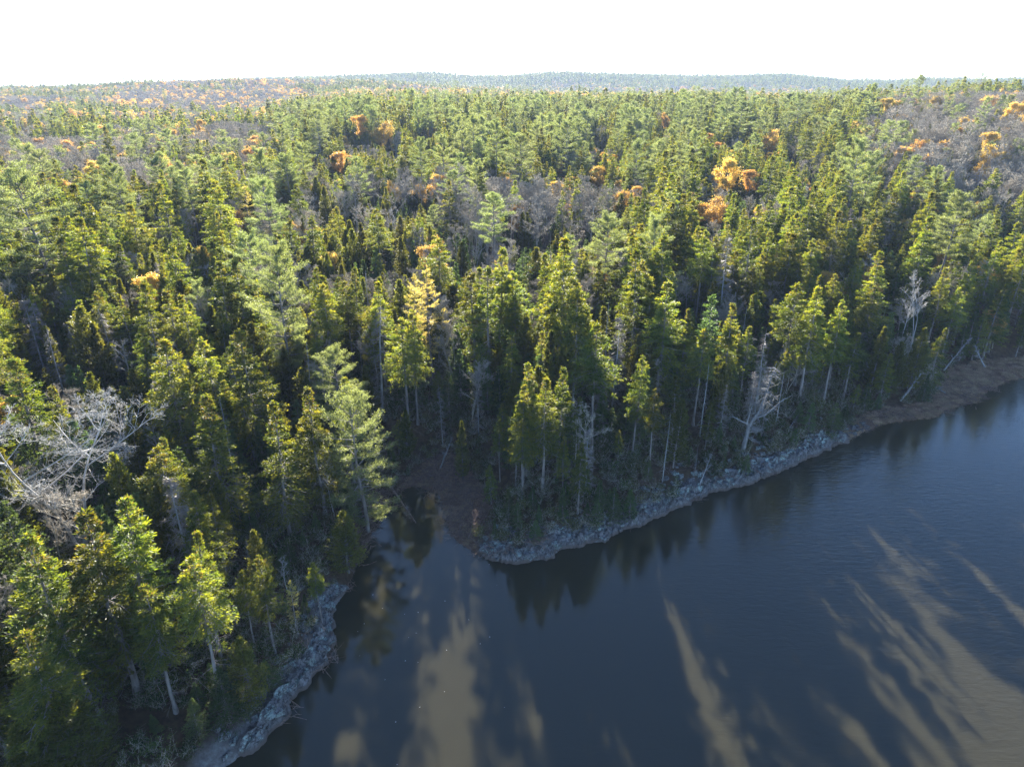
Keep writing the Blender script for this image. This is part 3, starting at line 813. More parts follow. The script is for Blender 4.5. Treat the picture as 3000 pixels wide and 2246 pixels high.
# ------------------------------------------------------------------ trees placed one by one: (kind, tip px, tip py, height, variant, width factor, label)
HAND = [
 # left edge and lower left bank
 ('pine', 62, 505, 27, 7, 1.25, 'huge pale green pine filling the left edge above the white bare tree'),
 ('pine', 788, 735, 24, 6, .9, 'tall pale pine with tiered boughs left of the yellow larch'),
 ('pine', 985, 1030, 15, 7, 1.0, 'low spreading pine beside the foot of the tall pale tiered pine'),
 ('pine', 1040, 1160, 18, 5, 1.1, 'bright yellow-green pine leaning over the left side of the cove'),
 ('larch', 715, 540, 17, 0, 1.0, 'orange larch with level boughs standing out of dark spruces at left'),
 ('larch', 1250, 772, 20, 0, .9, 'bright yellow larch in the middle of the forest behind the cove'),
 ('larch', 1205, 800, 17, 1, .8, 'duller thin larch touching the left side of the bright yellow larch'),
 ('larch', 848, 1700, 6.5, 1, .8, 'small golden larch on the left bank just above the rock ledge'),
 ('bareL', 120, 1190, 16.5, 0, 1.5, 'big white-limbed bare tree with twisting boughs at the left edge'),
 ('birch', 325, 1115, 14, 0, 1.2, 'slender grey bare tree just right of the big white-limbed tree'),
 ('birch', 335, 950, 13, 2, 1.1, 'bare grey tree behind the slender one at left, branches fanned upward'),
 ('bare', 130, 1480, 9, 1, 1.0, 'low pale bare tree below the big white-limbed tree at left'),
 ('birch', 955, 1295, 10.5, 2, .8, 'thin white-stemmed birch in front of dark trees left of the cove'),
 ('birch', 715, 1560, 6, 0, .7, 'short bare sapling between the dead grey spruce and the golden larch'),
 ('birch', 825, 1605, 6, 2, .8, 'bare sapling standing just behind the small golden larch'),
 ('dead', 490, 1392, 14.5, 0, 1.1, 'pinkish grey dead spruce full of twigs above the left bank'),
 ('dead', 130, 950, 14, 1, .9, 'narrow brown dead spruce at left above the white-limbed tree'),
 ('dead', 640, 1160, 14, 3, .9, 'thin grey half dead spruce left of the bright pine by the cove'),
 ('spruce', 97, 1575, 17, 3, 1.15, 'broad sunlit spruce in the lower left corner, leftmost of the near row'),
 ('spruce', 250, 1495, 18, 0, 1.15, 'tall bright yellow-green spruce, second of the near lower left row'),
 ('spruce', 337, 1462, 18, 5, .95, 'tall sparse spruce with layered gold-lit boughs beside the grey dead spruce'),
 ('spruce', 557, 1638, 15, 4, .85, 'bare-trunked spruce with small golden top over the left rock ledge'),
 ('spruce', 567, 1558, 14, 1, .7, 'narrow spruce directly behind the golden-topped one on the left bank'),
 ('spruce', 705, 1680, 8.5, 4, .7, 'small thin spruce left of the golden larch on the left bank'),
 ('spruce', 756, 1632, 11, 2, .75, 'slim dark spruce with one sunlit tuft beside the golden larch'),
 ('spruce', 920, 1650, 7.5, 4, .7, 'leaning grey-green small spruce nearest the water right of the golden larch'),
 ('spruce', 60, 1870, 14, 1, 1.0, 'spruce with yellow boughs low at the left edge of the picture'),
 ('spruce', 420, 1720, 13, 2, .9, 'twiggy spruce between the tall sunlit ones and the golden-topped spruce'),
 ('cedar', 700, 1880, 7.5, 1, 1.3, 'round dark green cedar hanging over the left rock ledge'),
 ('fir', 640, 1960, 6.0, 1, 1.4, 'low dark fir at the edge of the left rock ledge'),
 ('fir', 560, 2060, 4.0, 3, 1.4, 'small fir on bare ground near the bottom of the left bank'),
 ('cedar', 180, 2040, 9.0, 1, 1.6, 'wide dark green cedar in the bottom left corner'),
 ('cedar', 60, 2130, 7.5, 3, 1.7, 'squat cedar cut by the bottom left corner of the picture'),
 ('fir', 20, 1480, 11, 1, 1.2, 'dark bushy fir at the left edge under the white-limbed tree'),
 ('spruce', 575, 1155, 17, 3, 1.1, 'wide olive spruce left of the bright pine, upper row'),
 ('spruce', 790, 1170, 17, 3, .95, 'dark spruce with yellow top left of the bright cove pine'),
 ('spruce', 905, 1135, 17, 0, 1.0, 'gold-tipped spruce behind and left of the bright cove pine'),
 ('spruce', 1005, 1110, 15, 5, .9, 'brown-coned spruce just behind the bright cove pine'),
 ('spruce', 700, 960, 19, 3, 1.2, 'broad yellow-green spruce below the tall pale tiered pine'),
 ('spruce', 480, 985, 19, 1, 1.2, 'large olive spruce midway between left edge and tiered pine'),
 ('cedar', 225, 905, 14, 1, 1.4, 'rounded olive cedar at left above the bare grey trees'),
 ('spruce', 20, 1050, 17, 3, 1.3, 'wide sunlit spruce at the left edge above the white-limbed tree'),
 ('gold', 8, 1160, 9, 0, 1.0, 'orange leafy tree cut by the left edge of the picture'),
 # centre, behind the cove
 ('spruce', 1175, 930, 19, 4, .9, 'tall straight spruce at the left of the dark cove opening'),
 ('spruce', 1205, 915, 18, 2, .8, 'spruce twin close to the right of the tall one left of the cove'),
 ('dead', 1092, 880, 18, 1, 1.1, 'grey-brown dead spruce left of the yellow larch'),
 ('dead', 1290, 1130, 10, 1, .8, 'short dead spruce trunk in the dark opening behind the cove'),
 ('dead', 1398, 1090, 11, 0, .8, 'small pale blue-grey dead spruce in shadow right of the cove'),
 ('dead', 1318, 692, 12, 0, .9, 'pale silvery dead spruce in the clearing beyond the yellow larch'),
 ('fir', 1337, 770, 11, 0, .9, 'pointed dark green fir just right of the yellow larch'),
 ('fir', 1210, 705, 10, 2, .9, 'small pointed fir in the clearing above the yellow larch'),
 ('fir', 1140, 710, 9, 3, .8, 'small fir left of the clearing above the yellow larch'),
 ('birch', 1390, 685, 11, 1, 1.2, 'white bare birch clump in the shaded clearing behind the larch'),
 ('fir', 1552, 745, 12, 1, 1.1, 'fresh green fir at the right side of the shaded clearing'),
 ('spruce', 1425, 785, 21, 3, 1.15, 'large broad spruce directly right of the yellow larch'),
 ('spruce', 1652, 692, 24, 1, 1.05, 'tallest bright spruce standing left of the light green round pine'),
 ('spruce', 1690, 850, 20, 2, .9, 'tall bare-stemmed spruce behind the middle of the rocky point'),
 ('pine', 1779, 640, 20, 6, 1.1, 'light green round-topped pine above the rocky point'),
 ('spruce', 1317, 528, 18, 3, 1.2, 'conical olive spruce alone amid bare trees in upper centre'),
 ('pine', 1661, 360, 25, 5, 1.1, 'bright broad pine with level tiers in upper centre'),
 ('pine', 1453, 362, 27, 3, .85, 'old pine with long pale broken trunk left of the broad tiered pine'),
 ('pine', 1874, 420, 22, 7, .95, 'green pine right of the broad tiered pine beyond bare trees'),
 ('pine', 2172, 302, 27, 3, 1.25, 'many-stemmed tall pine with flat crown left of the orange tree'),
 ('pine', 2120, 315, 25, 1, 1.0, 'left companion of the many-stemmed flat-crowned pine'),
 ('pine', 1222, 298, 26, 1, .8, 'leaning slim pine, left one of the tilted pair at upper centre'),
 ('pine', 1256, 298, 26, 3, .8, 'leaning slim pine, right one of the tilted pair at upper centre'),
 ('pine', 1010, 295, 26, 0, .95, 'tall green pine at upper left of centre near orange trees'),
 ('pine', 930, 330, 25, 2, 1.1, 'wide pine with long boughs left of the orange trees, upper left'),
 ('pine', 2697, 226, 25, 4, .8, 'lone tall pine breaking the skyline near the right'),
 ('pine', 2783, 272, 20, 1, .8, 'pale pine on the grey hillside right of the lone skyline pine'),
 ('pine', 2910, 222, 20, 2, .7, 'rounded pine on the skyline closest to the right edge'),
 ('pine', 225, 290, 24, 0, .9, 'blue-green pine in the grey wood at the far left'),
 ('pine', 478, 262, 24, 4, .75, 'tapering tall pine near the left horizon'),
 ('pine', 430, 335, 20, 3, .9, 'leaning yellow-green pine at upper left'),
 ('spruce', 420, 378, 18, 3, 1.25, 'dark conical spruce alone before grey woods at upper left'),
 ('cedar', 925, 520, 15, 1, 1.1, 'large dark cedar, left of a pair at left of centre'),
 ('cedar', 948, 545, 14, 3, 1.0, 'right-hand cedar of the dark pair at left of centre'),
 ('cedar', 832, 530, 14, 0, .9, 'smooth conical cedar right of the orange larch'),
 ('cedar', 1060, 655, 13, 2, 1.1, 'olive cedar at centre left beside a lighter green one'),
 ('gold', 1060, 345, 19, 1, 1.2, 'pale orange tree, left of a pair among upper centre pines'),
 ('gold', 1120, 345, 20, 3, 1.2, 'orange leafy tree, right of a pair among upper centre pines'),
 ('gold', 985, 440, 13, 0, 1.4, 'bright orange low tree below the wide pine at upper left'),
 ('gold', 915, 455, 7, 0, 1.0, 'small orange tree left of the bright low orange one'),
 ('gold', 1010, 395, 11, 0, 1.0, 'yellow-orange tree behind the bright low orange one'),
 ('gold', 72, 355, 12, 0, .6, 'narrow yellow tree in the grey wood at far left'),
 ('gold', 1231, 515, 14, 2, 1.0, 'bare tree with scattered orange leaves left of the conical olive spruce'),
 ('gold', 1643, 470, 10, 0, 1.1, 'small orange tree at the left foot of the tiered pine'),
 ('gold', 1745, 482, 12, 0, 1.4, 'wide orange tree at the right foot of the tiered pine'),
 ('gold', 1812, 492, 6, 1, .9, 'little orange tree between tiered pine and green pine'),
 ('gold', 2140, 455, 18, 0, 1.1, 'flame orange tall tree right of centre among dark spruces'),
 ('gold', 2088, 560, 14, 3, 1.3, 'orange tree below and left of the flame orange one'),
 ('gold', 2200, 505, 13, 1, 1.1, 'orange tree to the lower right of the flame orange one'),
 ('gold', 2260, 370, 18, 3, 1.1, 'reddish orange treetop behind big spruces at upper right'),
 ('gold', 1950, 325, 14, 3, .8, 'small red-orange tree amid pines at upper right of centre'),
 # leafless trees of the upper centre
 ('bare', 1095, 492, 15, 0, 1.2, 'wide grey bare tree left of the scattered-orange one, below the orange pair'),
 ('bare', 1165, 505, 16, 2, 1.2, 'pale grey bare tree touching the tree with scattered orange leaves'),
 ('bare', 1035, 540, 14, 1, 1.1, 'twiggy grey-brown bare tree right of the dark cedar pair'),
 ('bare', 1150, 390, 14, 3, 1.2, 'purplish bare tree directly under the orange leafy tree of upper centre'),
 ('bare', 1500, 590, 14, 1, 1.2, 'brown bare tree left of the round bare crowns in upper centre'),
 ('bare', 1570, 610, 14, 0, 1.3, 'round fan-shaped bare crown above the light green round-topped pine'),
 ('bare', 1655, 560, 15, 2, 1.3, 'round bare crown beneath the right foot of the tiered pine'),
 ('bare', 1735, 585, 15, 0, 1.3, 'large round bare crown between tiered pine and green pine'),
 ('bare', 1800, 560, 13, 3, 1.1, 'brown bare tree at the left foot of the green pine'),
 ('bare', 1765, 380, 14, 1, 1.2, 'pale bare birch-like tree with rusty twigs right of the tiered pine'),
 ('bare', 2335, 400, 15, 0, 1.3, 'bare tree beside the reddish orange treetop at upper right'),
 ('bare', 2390, 440, 14, 2, 1.2, 'fanned bare tree right of the large dark spruce at upper right'),
 ('bare', 560, 620, 12, 3, 1.3, 'purple-brown bare thicket tree in a dark gap left of the orange larch'),
 # the rocky point
 ('spruce', 1534, 1125, 14.5, 5, .85, 'leftmost tall golden spruce of the cluster on the point'),
 ('spruce', 1597, 1100, 15.5, 1, .95, 'bright golden spruce with bare stem in the middle of the point cluster'),
 ('spruce', 1640, 1080, 15, 0, .9, 'golden spruce just right of the bare-stemmed one on the point'),
 ('spruce', 1463, 1228, 9.5, 4, .75, 'thin grey-green spruce at the left side of the rocky point'),
 ('spruce', 1511, 1232, 10, 2, .7, 'thin spruce second from the left on the rocky point'),
 ('spruce', 1532, 1243, 10.5, 4, .75, 'slender spruce third from the left on the rocky point'),
 ('spruce', 1702, 1295, 10, 1, .9, 'spruce with clear lower trunk standing at the rock edge of the point'),
 ('fir', 1653, 1430, 5, 2, .9, 'young yellow-green fir on the rock at the middle of the point'),
 ('fir', 1517, 1475, 4.2, 1, .8, 'young fir at the tip of the rocky point'),
 ('fir', 1490, 1432, 5, 3, .9, 'young fir behind the tip of the rocky point'),
 ('fir', 1449, 1520, 2.6, 2, .8, 'tiny fir nearest the water at the tip of the point'),
 ('fir', 1580, 1480, 3.0, 0, .9, 'tiny fir between the two young firs on the point'),
 ('fir', 1800, 1430, 5.0, 1, 1.3, 'bushy green fir over the water right of the point'),
 ('fir', 1850, 1440, 4.5, 3, 1.4, 'dark bushy fir leaning over the ledge right of the point'),
 ('fir', 1760, 1410, 5.0, 0, 1.2, 'bushy fir on the ledge between trunks at the point'),
 ('spruce', 1752, 950, 19, 4, .95, 'tall spruce with long bare grey trunk at the right of the point'),
 ('dead', 1785, 880, 16, 3, 1.0, 'bare-branched dead spruce behind the long-trunked one'),
 ('dead', 1810, 925, 15, 0, 1.0, 'silvery dead spruce right of the bare-branched dead one'),
 ('spruce', 1876, 1040, 15, 2, .75, 'narrow golden-topped spruce standing at the middle of the right shore'),
 ('spruce', 1924, 1143, 12, 4, .7, 'thin spruce right of the narrow golden-topped one'),
 ('dead', 1961, 1204, 10.5, 3, .6, 'thin grey dead snag rising from the rocks of the shore'),
 ('dead', 2076, 1062, 11.5, 3, .8, 'bare dead snag just left of the great gnarled dead tree'),
 ('dead', 2045, 1300, 5.0, 3, .7, 'short leaning dead snag at the shore below the taller one'),
 ('spruce', 1952, 822, 20, 1, 1.25, 'large bright spruce above the middle of the right shore'),
 ('spruce', 2063, 965, 15, 4, .95, 'spruce with flat golden crown left of the gnarled dead tree'),
 ('spruce', 2152, 892, 17, 0, .9, 'bright green spruce behind the gnarled dead tree'),
 ('fir', 2085, 865, 15, 1, 1.1, 'green fir between two tall spruces above the right shore'),
 ('dead', 2250, 960, 15, 1, .95, 'grey dead spruce with brown tufts behind the gnarled dead tree'),
 ('dead', 2300, 1085, 9, 3, .8, 'slender grey snag just right of the gnarled dead tree'),
 ('dead', 2128, 1125, 8, 2, .7, 'slender twiggy grey snag just left of the gnarled dead tree'),
 ('dead', 2212, 1085, 10, 0, .8, 'twiggy grey snag directly behind the trunk of the gnarled dead tree'),
 ('spruce', 2310, 1020, 9, 4, .7, 'small thin spruce right of the gnarled dead tree'),
 ('spruce', 2330, 830, 19, 4, 1.1, 'golden-topped spruce with long clear trunk, left of a pair on right shore'),
 ('spruce', 2400, 840, 19, 1, 1.1, 'golden spruce with thick clear trunk, right of a pair on right shore'),
 ('spruce', 2470, 880, 17, 2, .95, 'golden spruce to the right of the clear-trunked pair'),
 ('birch', 2020, 770, 12, 0, .8, 'thin white birch in shade between spruces above right shore'),
 ('dead', 2140, 690, 19, 0, 1.1, 'large grey dead spruce among green ones above the right shore'),
 ('birch', 2725, 805, 15, 1, 1.1, 'pinkish white birch clump above the right marsh'),
 ('birch', 2690, 815, 14, 0, 1.0, 'birch at the left of the pinkish clump above the marsh'),
 ('birch', 2815, 480, 15, 2, .7, 'white-stemmed birch among dark spruces near the right edge'),
 ('birch', 2885, 460, 15, 0, .6, 'white leaning birch right of the other near the right edge'),
 ('spruce', 2263, 456, 21, 3, 1.2, 'large dark spruce right of the flame orange tree'),
 ('spruce', 2325, 680, 19, 1, 1.1, 'spruce with visible stem above the clear-trunked pair'),
 ('spruce', 2460, 615, 20, 1, 1.2, 'yellow-green spruce with dead lower boughs at right'),
 ('spruce', 2215, 640, 21, 3, 1.2, 'tall bright spruce right of the large grey dead one'),
 ('spruce', 2590, 735, 19, 3, 1.2, 'gold-tipped spruce above the start of the marsh'),
 ('spruce', 2620, 560, 20, 3, 1.3, 'broad spruce in the right-hand stand above the marsh'),
 ('spruce', 2715, 635, 19, 0, 1.3, 'full yellow-green spruce above the pinkish birch clump'),
 ('spruce', 2650, 500, 20, 1, 1.2, 'tall dark spruce in the upper right stand'),
 ('cedar', 2705, 965, 12, 0, 1.0, 'dark tapering cedar at the back of the marsh'),
 ('cedar', 2590, 960, 12, 2, 1.0, 'dark cedar leaning right at the marsh edge, leftmost'),
 ('cedar', 2640, 1000, 10, 3, 1.0, 'dark cedar second from the left at the marsh edge'),
 ('cedar', 1352, 1235, 9, 2, .8, 'yellow-lit cedar standing in shadow at the head of the cove'),
 ('fir', 2450, 1180, 5, 1, 1.5, 'low bushy fir where the ledge meets the marsh'),
 ('fir', 2380, 1180, 5, 3, 1.3, 'dark bushy fir left of the start of the marsh'),
 ('fir', 2190, 1330, 3.6, 1, 1.2, 'small green fir at the foot of the gnarled dead tree'),
 ('fir', 2330, 1260, 3.2, 0, 1.3, 'small round fir on the ledge right of the gnarled tree'),
 ('cedar', 1000, 1500, 8, 1, 1.6, 'dark spreading cedar low over the water left of the cove'),
]
RAD = {'spruce': .155, 'fir': .16, 'cedar': .16, 'pine': .20, 'bare': .26, 'gold': .25, 'larch': .17, 'dead': .13, 'birch': .18}


def place_tip(px, py, h):
    """ground point of a tree of height h whose tip shows at the pixel"""
    d = ray(px, py)
    t = np.concatenate([np.arange(20, 400, .5), np.arange(400, 4000, 4)])
    X = d[0] * t; Y = d[1] * t; Z = CAMZ + d[2] * t
    g = height(X, Y)
    f = Z - (g + h)
    i = np.argmax(f <= 0) if (f <= 0).any() else len(t) // 3
    return X[i], Y[i], g[i]


TREES = []   # dict per tree
HEIGHT0 = {k: v[0][2] for k, v in PROTO.items()}
rg = np.random.default_rng(99)
for (kind, px, py, h, var, wf, lab) in HAND:
    k = 'bare' if kind == 'bareL' else kind
    if k == 'spruce' and py > 1400 and px < 1000: wf *= 1.28
    elif k == 'spruce' and py > 900: wf *= 1.15
    x, y, z = place_tip(px, py, h)
    # keep feet on land
    TREES.append(dict(k=k, x=x, y=y, z=z, h=h, var=var % len(PROTO[k]), wf=wf, rot=rg.uniform(0, 6.28), tilt=(rg.normal(0, .012), rg.normal(0, .012)), label=lab, hand=True, special=kind == 'bareL'))
HX = np.array([t['x'] for t in TREES]); HY = np.array([t['y'] for t in TREES])
hp = [project(t['x'], t['y'], t['z'] + t['h']) for t in TREES]
hb = [project(t['x'], t['y'], t['z']) for t in TREES]

# ------------------------------------------------------------------ the rest of the forest
def scatter(r0, r1, step, seed, amax=52):
    rng = np.random.default_rng(seed)
    xm = r1 * math.sin(math.radians(amax)) * 1.02
    gx = np.arange(-xm, xm, step); gy = np.arange(-60 if r0 < 50 else r0 * .55, r1, step)
    X, Y = np.meshgrid(gx, gy)
    X = X + rng.uniform(-.5, .5, X.shape) * step * .95; Y = Y + rng.uniform(-.5, .5, X.shape) * step * .95
    X = X.ravel(); Y = Y.ravel()
    r = np.hypot(X, Y); a = np.degrees(np.arctan2(X, Y))
    m = (r >= r0) & (r < r1) & (np.abs(a) < amax)
    return X[m], Y[m]


fill = []
specs = ['spruce', 'fir', 'cedar', 'pine', 'bare', 'gold', 'dead', 'birch']
for (r0, r1, step, seed) in [(30, 170, 2.9, 1), (170, 360, 3.6, 2), (360, 900, 5.0, 3), (900, 1900, 7.5, 4), (1900, 4600, 10.0, 5)]:
    X, Y = scatter(r0, r1, step, seed, 50 if r0 < 360 else 43)
    rng = np.random.default_rng(seed + 50)
    if r0 < 360:
        sd, _ = seg_dist(X, Y, SHORE)
        ok = inside(X, Y, LAND) & (sd > 3.2) & ~inside(X, Y, MARSH) & ~inside(X, Y, COVE)
        rockside = sd < 5.5
        ok &= ~(rockside & (rng.uniform(size=len(X)) < .45))
        ok &= ~((sd < 13) & (Y > 45) & (Y < 100) & (X > -3) & (X < 45) & (rng.uniform(size=len(X)) < .25))
        # thin out the rim so that trunks show
        ok &= ~((sd < 22) & (rng.uniform(size=len(X)) < .12))
        X, Y, sd = X[ok], Y[ok], sd[ok]
        for hx, hy in zip(HX, HY):
            k = np.hypot(X - hx, Y - hy) > 2.0
            X, Y, sd = X[k], Y[k], sd[k]
    else:
        sd = np.full(len(X), 999.)
    Z = height(X, Y)
    r = np.hypot(X, Y); az = 1500 + 2000 * X / np.maximum(Y, 1)
    n1 = fbm(X / (26 if r0 < 360 else 70), Y / (26 if r0 < 360 else 70), 71, 2)
    n2 = fbm(X / (17 if r0 < 360 else 50), Y / (17 if r0 < 360 else 50), 91, 2)
    n3 = fbm(X / 60, Y / 60, 131, 2)
    pb = np.full(len(X), .07)
    gully = np.exp(-((az - 1330) / 520) ** 2 - ((r - 185) / 60) ** 2)
    left = sstep(1150, 600, az)
    pb = pb + .80 * gully * sstep(.36, .46, n1)
    pb = pb + .62 * left * sstep(190, 300, r) * sstep(.30, .50, n1 + .35 * (n2 - .5))
    pb = pb + .62 * sstep(2330, 2600, az) * sstep(230, 300, r) * (1 - sstep(560, 700, r))
    pb = pb + .58 * sstep(500, 900, r) * sstep(.34, .48, n1)
    pb = pb + .10 * sstep(1300, 2000, r)
    plateau = np.exp(-((az - 1650) / 620) ** 2 - ((r - 420) / 260) ** 2)
    pb = pb * (1 - .5 * plateau) + .10 * plateau * (n1 > .5)
    pg = .014 + .035 * plateau + .06 * sstep(180, 300, r) + .20 * sstep(500, 1200, r) * sstep(.4, .62, n2) + .04 * left * sstep(250, 400, r)
    pg = pg * sstep(115, 135, r)
    pb = pb * (1 - .65 * sstep(2300, 2900, r)); pg = pg * (1 - .7 * sstep(2300, 2900, r))
    pp = .012 * (r > 110) + .07 * plateau + .012 * (r > 200)
    pd = .045 * (r < 300) + 0 * r
    pbi = .03 * (r < 260) + 0 * r
    rest = np.clip(1 - pb - pg - pp - pd - pbi, .05, 1)
    pc = rest * np.where(r < 360, .30 * sstep(1900, 1300, az) + .06, .15)
    pf = rest * np.where(r < 360, .22 + .2 * gully, .12)
    ps = rest - pc - pf
    P = np.stack([ps, pf, pc, pp, pb, pg, pd, pbi], 1); P = np.clip(P, 0, None); P /= P.sum(1, keepdims=True)
    c = np.cumsum(P, 1); u = rng.uniform(size=(len(X), 1)); ki = np.clip((u > c).sum(1), 0, 7)
    hm = np.array([15.5, 8.5, 11, 21, 10.5, 9.5, 12.5, 11.5])[ki]
    hs = np.where(ki == 0, rng.choice([1.0, 1.2, .82, .55], len(X), p=[.42, .22, .22, .14]), 1.0)
    hh = hm * hs * rng.normal(1, .13, len(X)).clip(.6, 1.4) * (1 + .15 * (n3 - .5))
    hh = np.where((sd < 12), hh * (.55 + .45 * rng.uniform(size=len(X))), hh)
    hh = hh * np.interp(step, [2.9, 5, 7.5, 12], [1, 1, 1.0, 1.05])
    bz = np.clip(pb, 0, 1)
    hh = hh * np.where(ki == 5, 1 + .45 * sstep(.25, .5, bz), 1)
    hh = hh * np.where(ki == 4, 1 + .30 * sstep(.2, .5, bz), np.where(ki <= 3, 1 - .28 * sstep(.3, .7, bz), 1))
    hh = hh * np.where((az > 2100) & (r < 150), .84, 1.0)
    hh = np.where((r > 84) & (r < 118) & (np.abs(az - 1290) < 150) & (ki == 0), np.maximum(hh, 17.5), hh)
    if r0 >= 360:
        px, py, f = project(X, Y, Z + hh)
        wid = np.array([RAD[specs[k]] for k in ki]) * hh * FPX / f
        kp = np.ones(len(X), bool)
        for t, a, b in zip(TREES, hp, hb):
            if a[2] < r0 * .8: continue
            w_ = RAD[t['k']] * t['h'] * t['wf'] * FPX / a[2]
            kp &= ~((f < a[2] - 1) & (np.abs(px - a[0]) < (w_ + wid) * .6) & (py < a[1] * .35 + b[1] * .65) & (py > a[1] - 400))
        X, Y, Z, hh, ki = X[kp], Y[kp], Z[kp], hh[kp], ki[kp]
    for i in range(len(X)):
        if r0 >= 360: break
        fill.append((specs[ki[i]], X[i], Y[i], Z[i], hh[i], 1.0))
    if r0 >= 360:
        far = locals().get('far', [])
        wf = np.interp(step, [5, 7.5, 10], [1.15, 1.4, 1.8])
        far.append((ki, X, Y, Z, hh, np.full(len(X), wf)))

# low young firs leaning out over the bank
X, Y = scatter(30, 130, 1.7, 9, 50)
sd, sa = seg_dist(X, Y, SHORE)
ok = inside(X, Y, LAND) & (sd > 1.7) & (sd < 6.0) & ~inside(X, Y, MARSH) & ~inside(X, Y, COVE) & (rg.uniform(size=len(X)) < .30)
for x, y, z in zip(X[ok], Y[ok], height(X[ok], Y[ok])):
    if np.hypot(HX - x, HY - y).min() > 1.2: fill.append(('fir', x, y, z, rg.uniform(1.3, 3.6), 1.5))

# drop fill trees that would stand right in front of a hand-placed crown
hpx = np.array([[float(a[0]), float(a[1]), float(a[2])] for a in hp]); hbx = np.array([[float(a[0]), float(a[1])] for a in hb])
hw = np.array([RAD[t['k']] * t['h'] * t['wf'] for t in TREES]) * FPX / hpx[:, 2]
BR = np.array([1. if t['k'] in ('gold', 'larch', 'pine', 'bare', 'birch') else 0. for t in TREES]); HH = np.array([t['h'] for t in TREES]); HT = np.array([t['z'] + t['h'] for t in TREES])
F_ = fill; fill = []
for (k, x, y, z, h, wf) in F_:
    px, py, f = project(x, y, z + h)
    if -600 < px < 3600:
        wid = RAD[k] * h * FPX / f
        vis_bot = hpx[:, 1] + (hbx[:, 1] - hpx[:, 1]) * .62
        hit = (hpx[:, 2] > f + 1.0) & (np.abs(hpx[:, 0] - px) < (hw + wid) * .55) & (py < vis_bot) & (py > hpx[:, 1] - (900 if k == 'pine' else 250))
        shade = (BR > 0) & (y - HY > .5) & (y - HY < 15) & (np.abs(x - HX + .08 * (y - HY)) < 2.6) & (z + h > HT - .35 * BR * HH + .30 * (y - HY))
        if shade.any():
            fill.append(('fir', x, y, z, h * .4, 1.0)) if k != 'pine' else None
            continue
        if hit.any():
            # shorten it so that its tip clears the crown behind, or leave it out
            need = vis_bot[hit].max()
            h2 = h * .5
            px2, py2, f2 = project(x, y, z + h2)
            if py2 > need and k in ('spruce', 'fir', 'cedar'):
                fill.append(('fir' if k == 'spruce' else k, x, y, z, h2, 1.1))
            continue
    fill.append((k, x, y, z, h, wf))
for (k, x, y, z, h, wf) in fill:
    TREES.append(dict(k=k, x=x, y=y, z=z, h=h, var=int(rg.integers(0, len(PROTO[k]))), wf=wf * rg.uniform(.85, 1.25), rot=rg.uniform(0, 6.28),
                      tilt=(rg.normal(0, .025), rg.normal(0, .025)), label=None, hand=False, special=False))

# how much of each tree the camera sees: painter's count on a coarse grid, nearest first
GW, GH = 500, 374
cover = np.zeros((GH, GW), bool)
for t in TREES:
    tp = project(t['x'], t['y'], t['z'] + t['h']); b = project(t['x'], t['y'], t['z'])
    t['tp'] = (float(tp[0]), float(tp[1])); t['bp'] = (float(b[0]), float(b[1])); t['f'] = float(tp[2])
for t in sorted(TREES, key=lambda t: t['f']):
    w = RAD[t['k']] * t['h'] * t['wf'] * FPX / t['f'] * .7
    x0 = int(max(0, (t['tp'][0] - w) / 6)); x1 = int(min(GW, (t['tp'][0] + w) / 6 + 1))
    y0 = int(max(0, t['tp'][1] / 6)); y1 = int(min(GH, (t['tp'][1] * .3 + t['bp'][1] * .7) / 6 + 1))
    if x1 <= x0 or y1 <= y0: t['vis'] = 0; continue
    blk = cover[y0:y1, x0:x1]
    t['vis'] = int((~blk).sum())
    if t['k'] not in ('bare', 'birch', 'dead'):
        mg = int((x1 - x0) * .15)
        cover[y0 + int((y1 - y0) * .1):y1, x0 + mg:x1 - mg] = True

KINDNAME = {'spruce': 'spruce_tree', 'fir': 'fir_tree', 'cedar': 'cedar_tree', 'pine': 'pine_tree', 'bare': 'bare_tree',
            'gold': 'orange_leaved_tree', 'larch': 'larch_tree', 'dead': 'dead_tree', 'birch': 'birch_tree'}
CAT = {'spruce': 'spruce tree', 'fir': 'fir tree', 'cedar': 'cedar tree', 'pine': 'pine tree', 'bare': 'bare tree',
       'gold': 'autumn tree', 'larch': 'larch tree', 'dead': 'dead tree', 'birch': 'birch tree'}
GROUP = {'spruce': 'spruces of the shoreline forest', 'fir': 'small pointed firs in the forest', 'cedar': 'cedars in the forest',
         'pine': 'tall pines rising from the forest', 'bare': 'leafless broadleaf trees in the forest', 'gold': 'trees with orange autumn leaves',
         'larch': 'yellow larches', 'dead': 'grey dead conifers', 'birch': 'pale-stemmed birches'}
LIMIT = {'spruce': 295, 'fir': 290, 'cedar': 160, 'pine': 150, 'bare': 170, 'gold': 110, 'larch': 50, 'dead': 90, 'birch': 70}
ADJ = {'spruce': ['dark green spruce', 'olive spruce', 'bushy spruce', 'sunlit-topped spruce'], 'fir': ['small pointed fir', 'dense green fir'],
       'cedar': ['smooth olive cedar', 'rounded cedar'], 'pine': ['feathery green pine', 'tiered pine'], 'bare': ['leafless grey-brown tree', 'bare twiggy tree'],
       'gold': ['orange-leaved tree'], 'larch': ['yellow larch'], 'dead': ['grey dead conifer'], 'birch': ['pale-stemmed leafless birch']}
used = set()


ONES = 'zero one two three four five six seven eight nine ten eleven twelve thirteen fourteen fifteen sixteen seventeen eighteen nineteen'.split()
TENS = 'x x twenty thirty forty fifty sixty seventy eighty ninety'.split()


def words(n):
    n = int(round(n))
    if n < 0: return 'minus ' + words(-n)
    if n < 20: return ONES[n]
    if n >= 100: return 'a hundred' if n == 100 else 'a hundred ' + words(n - 100)
    return TENS[n // 10] + ('-' + ONES[n % 10] if n % 10 else '')


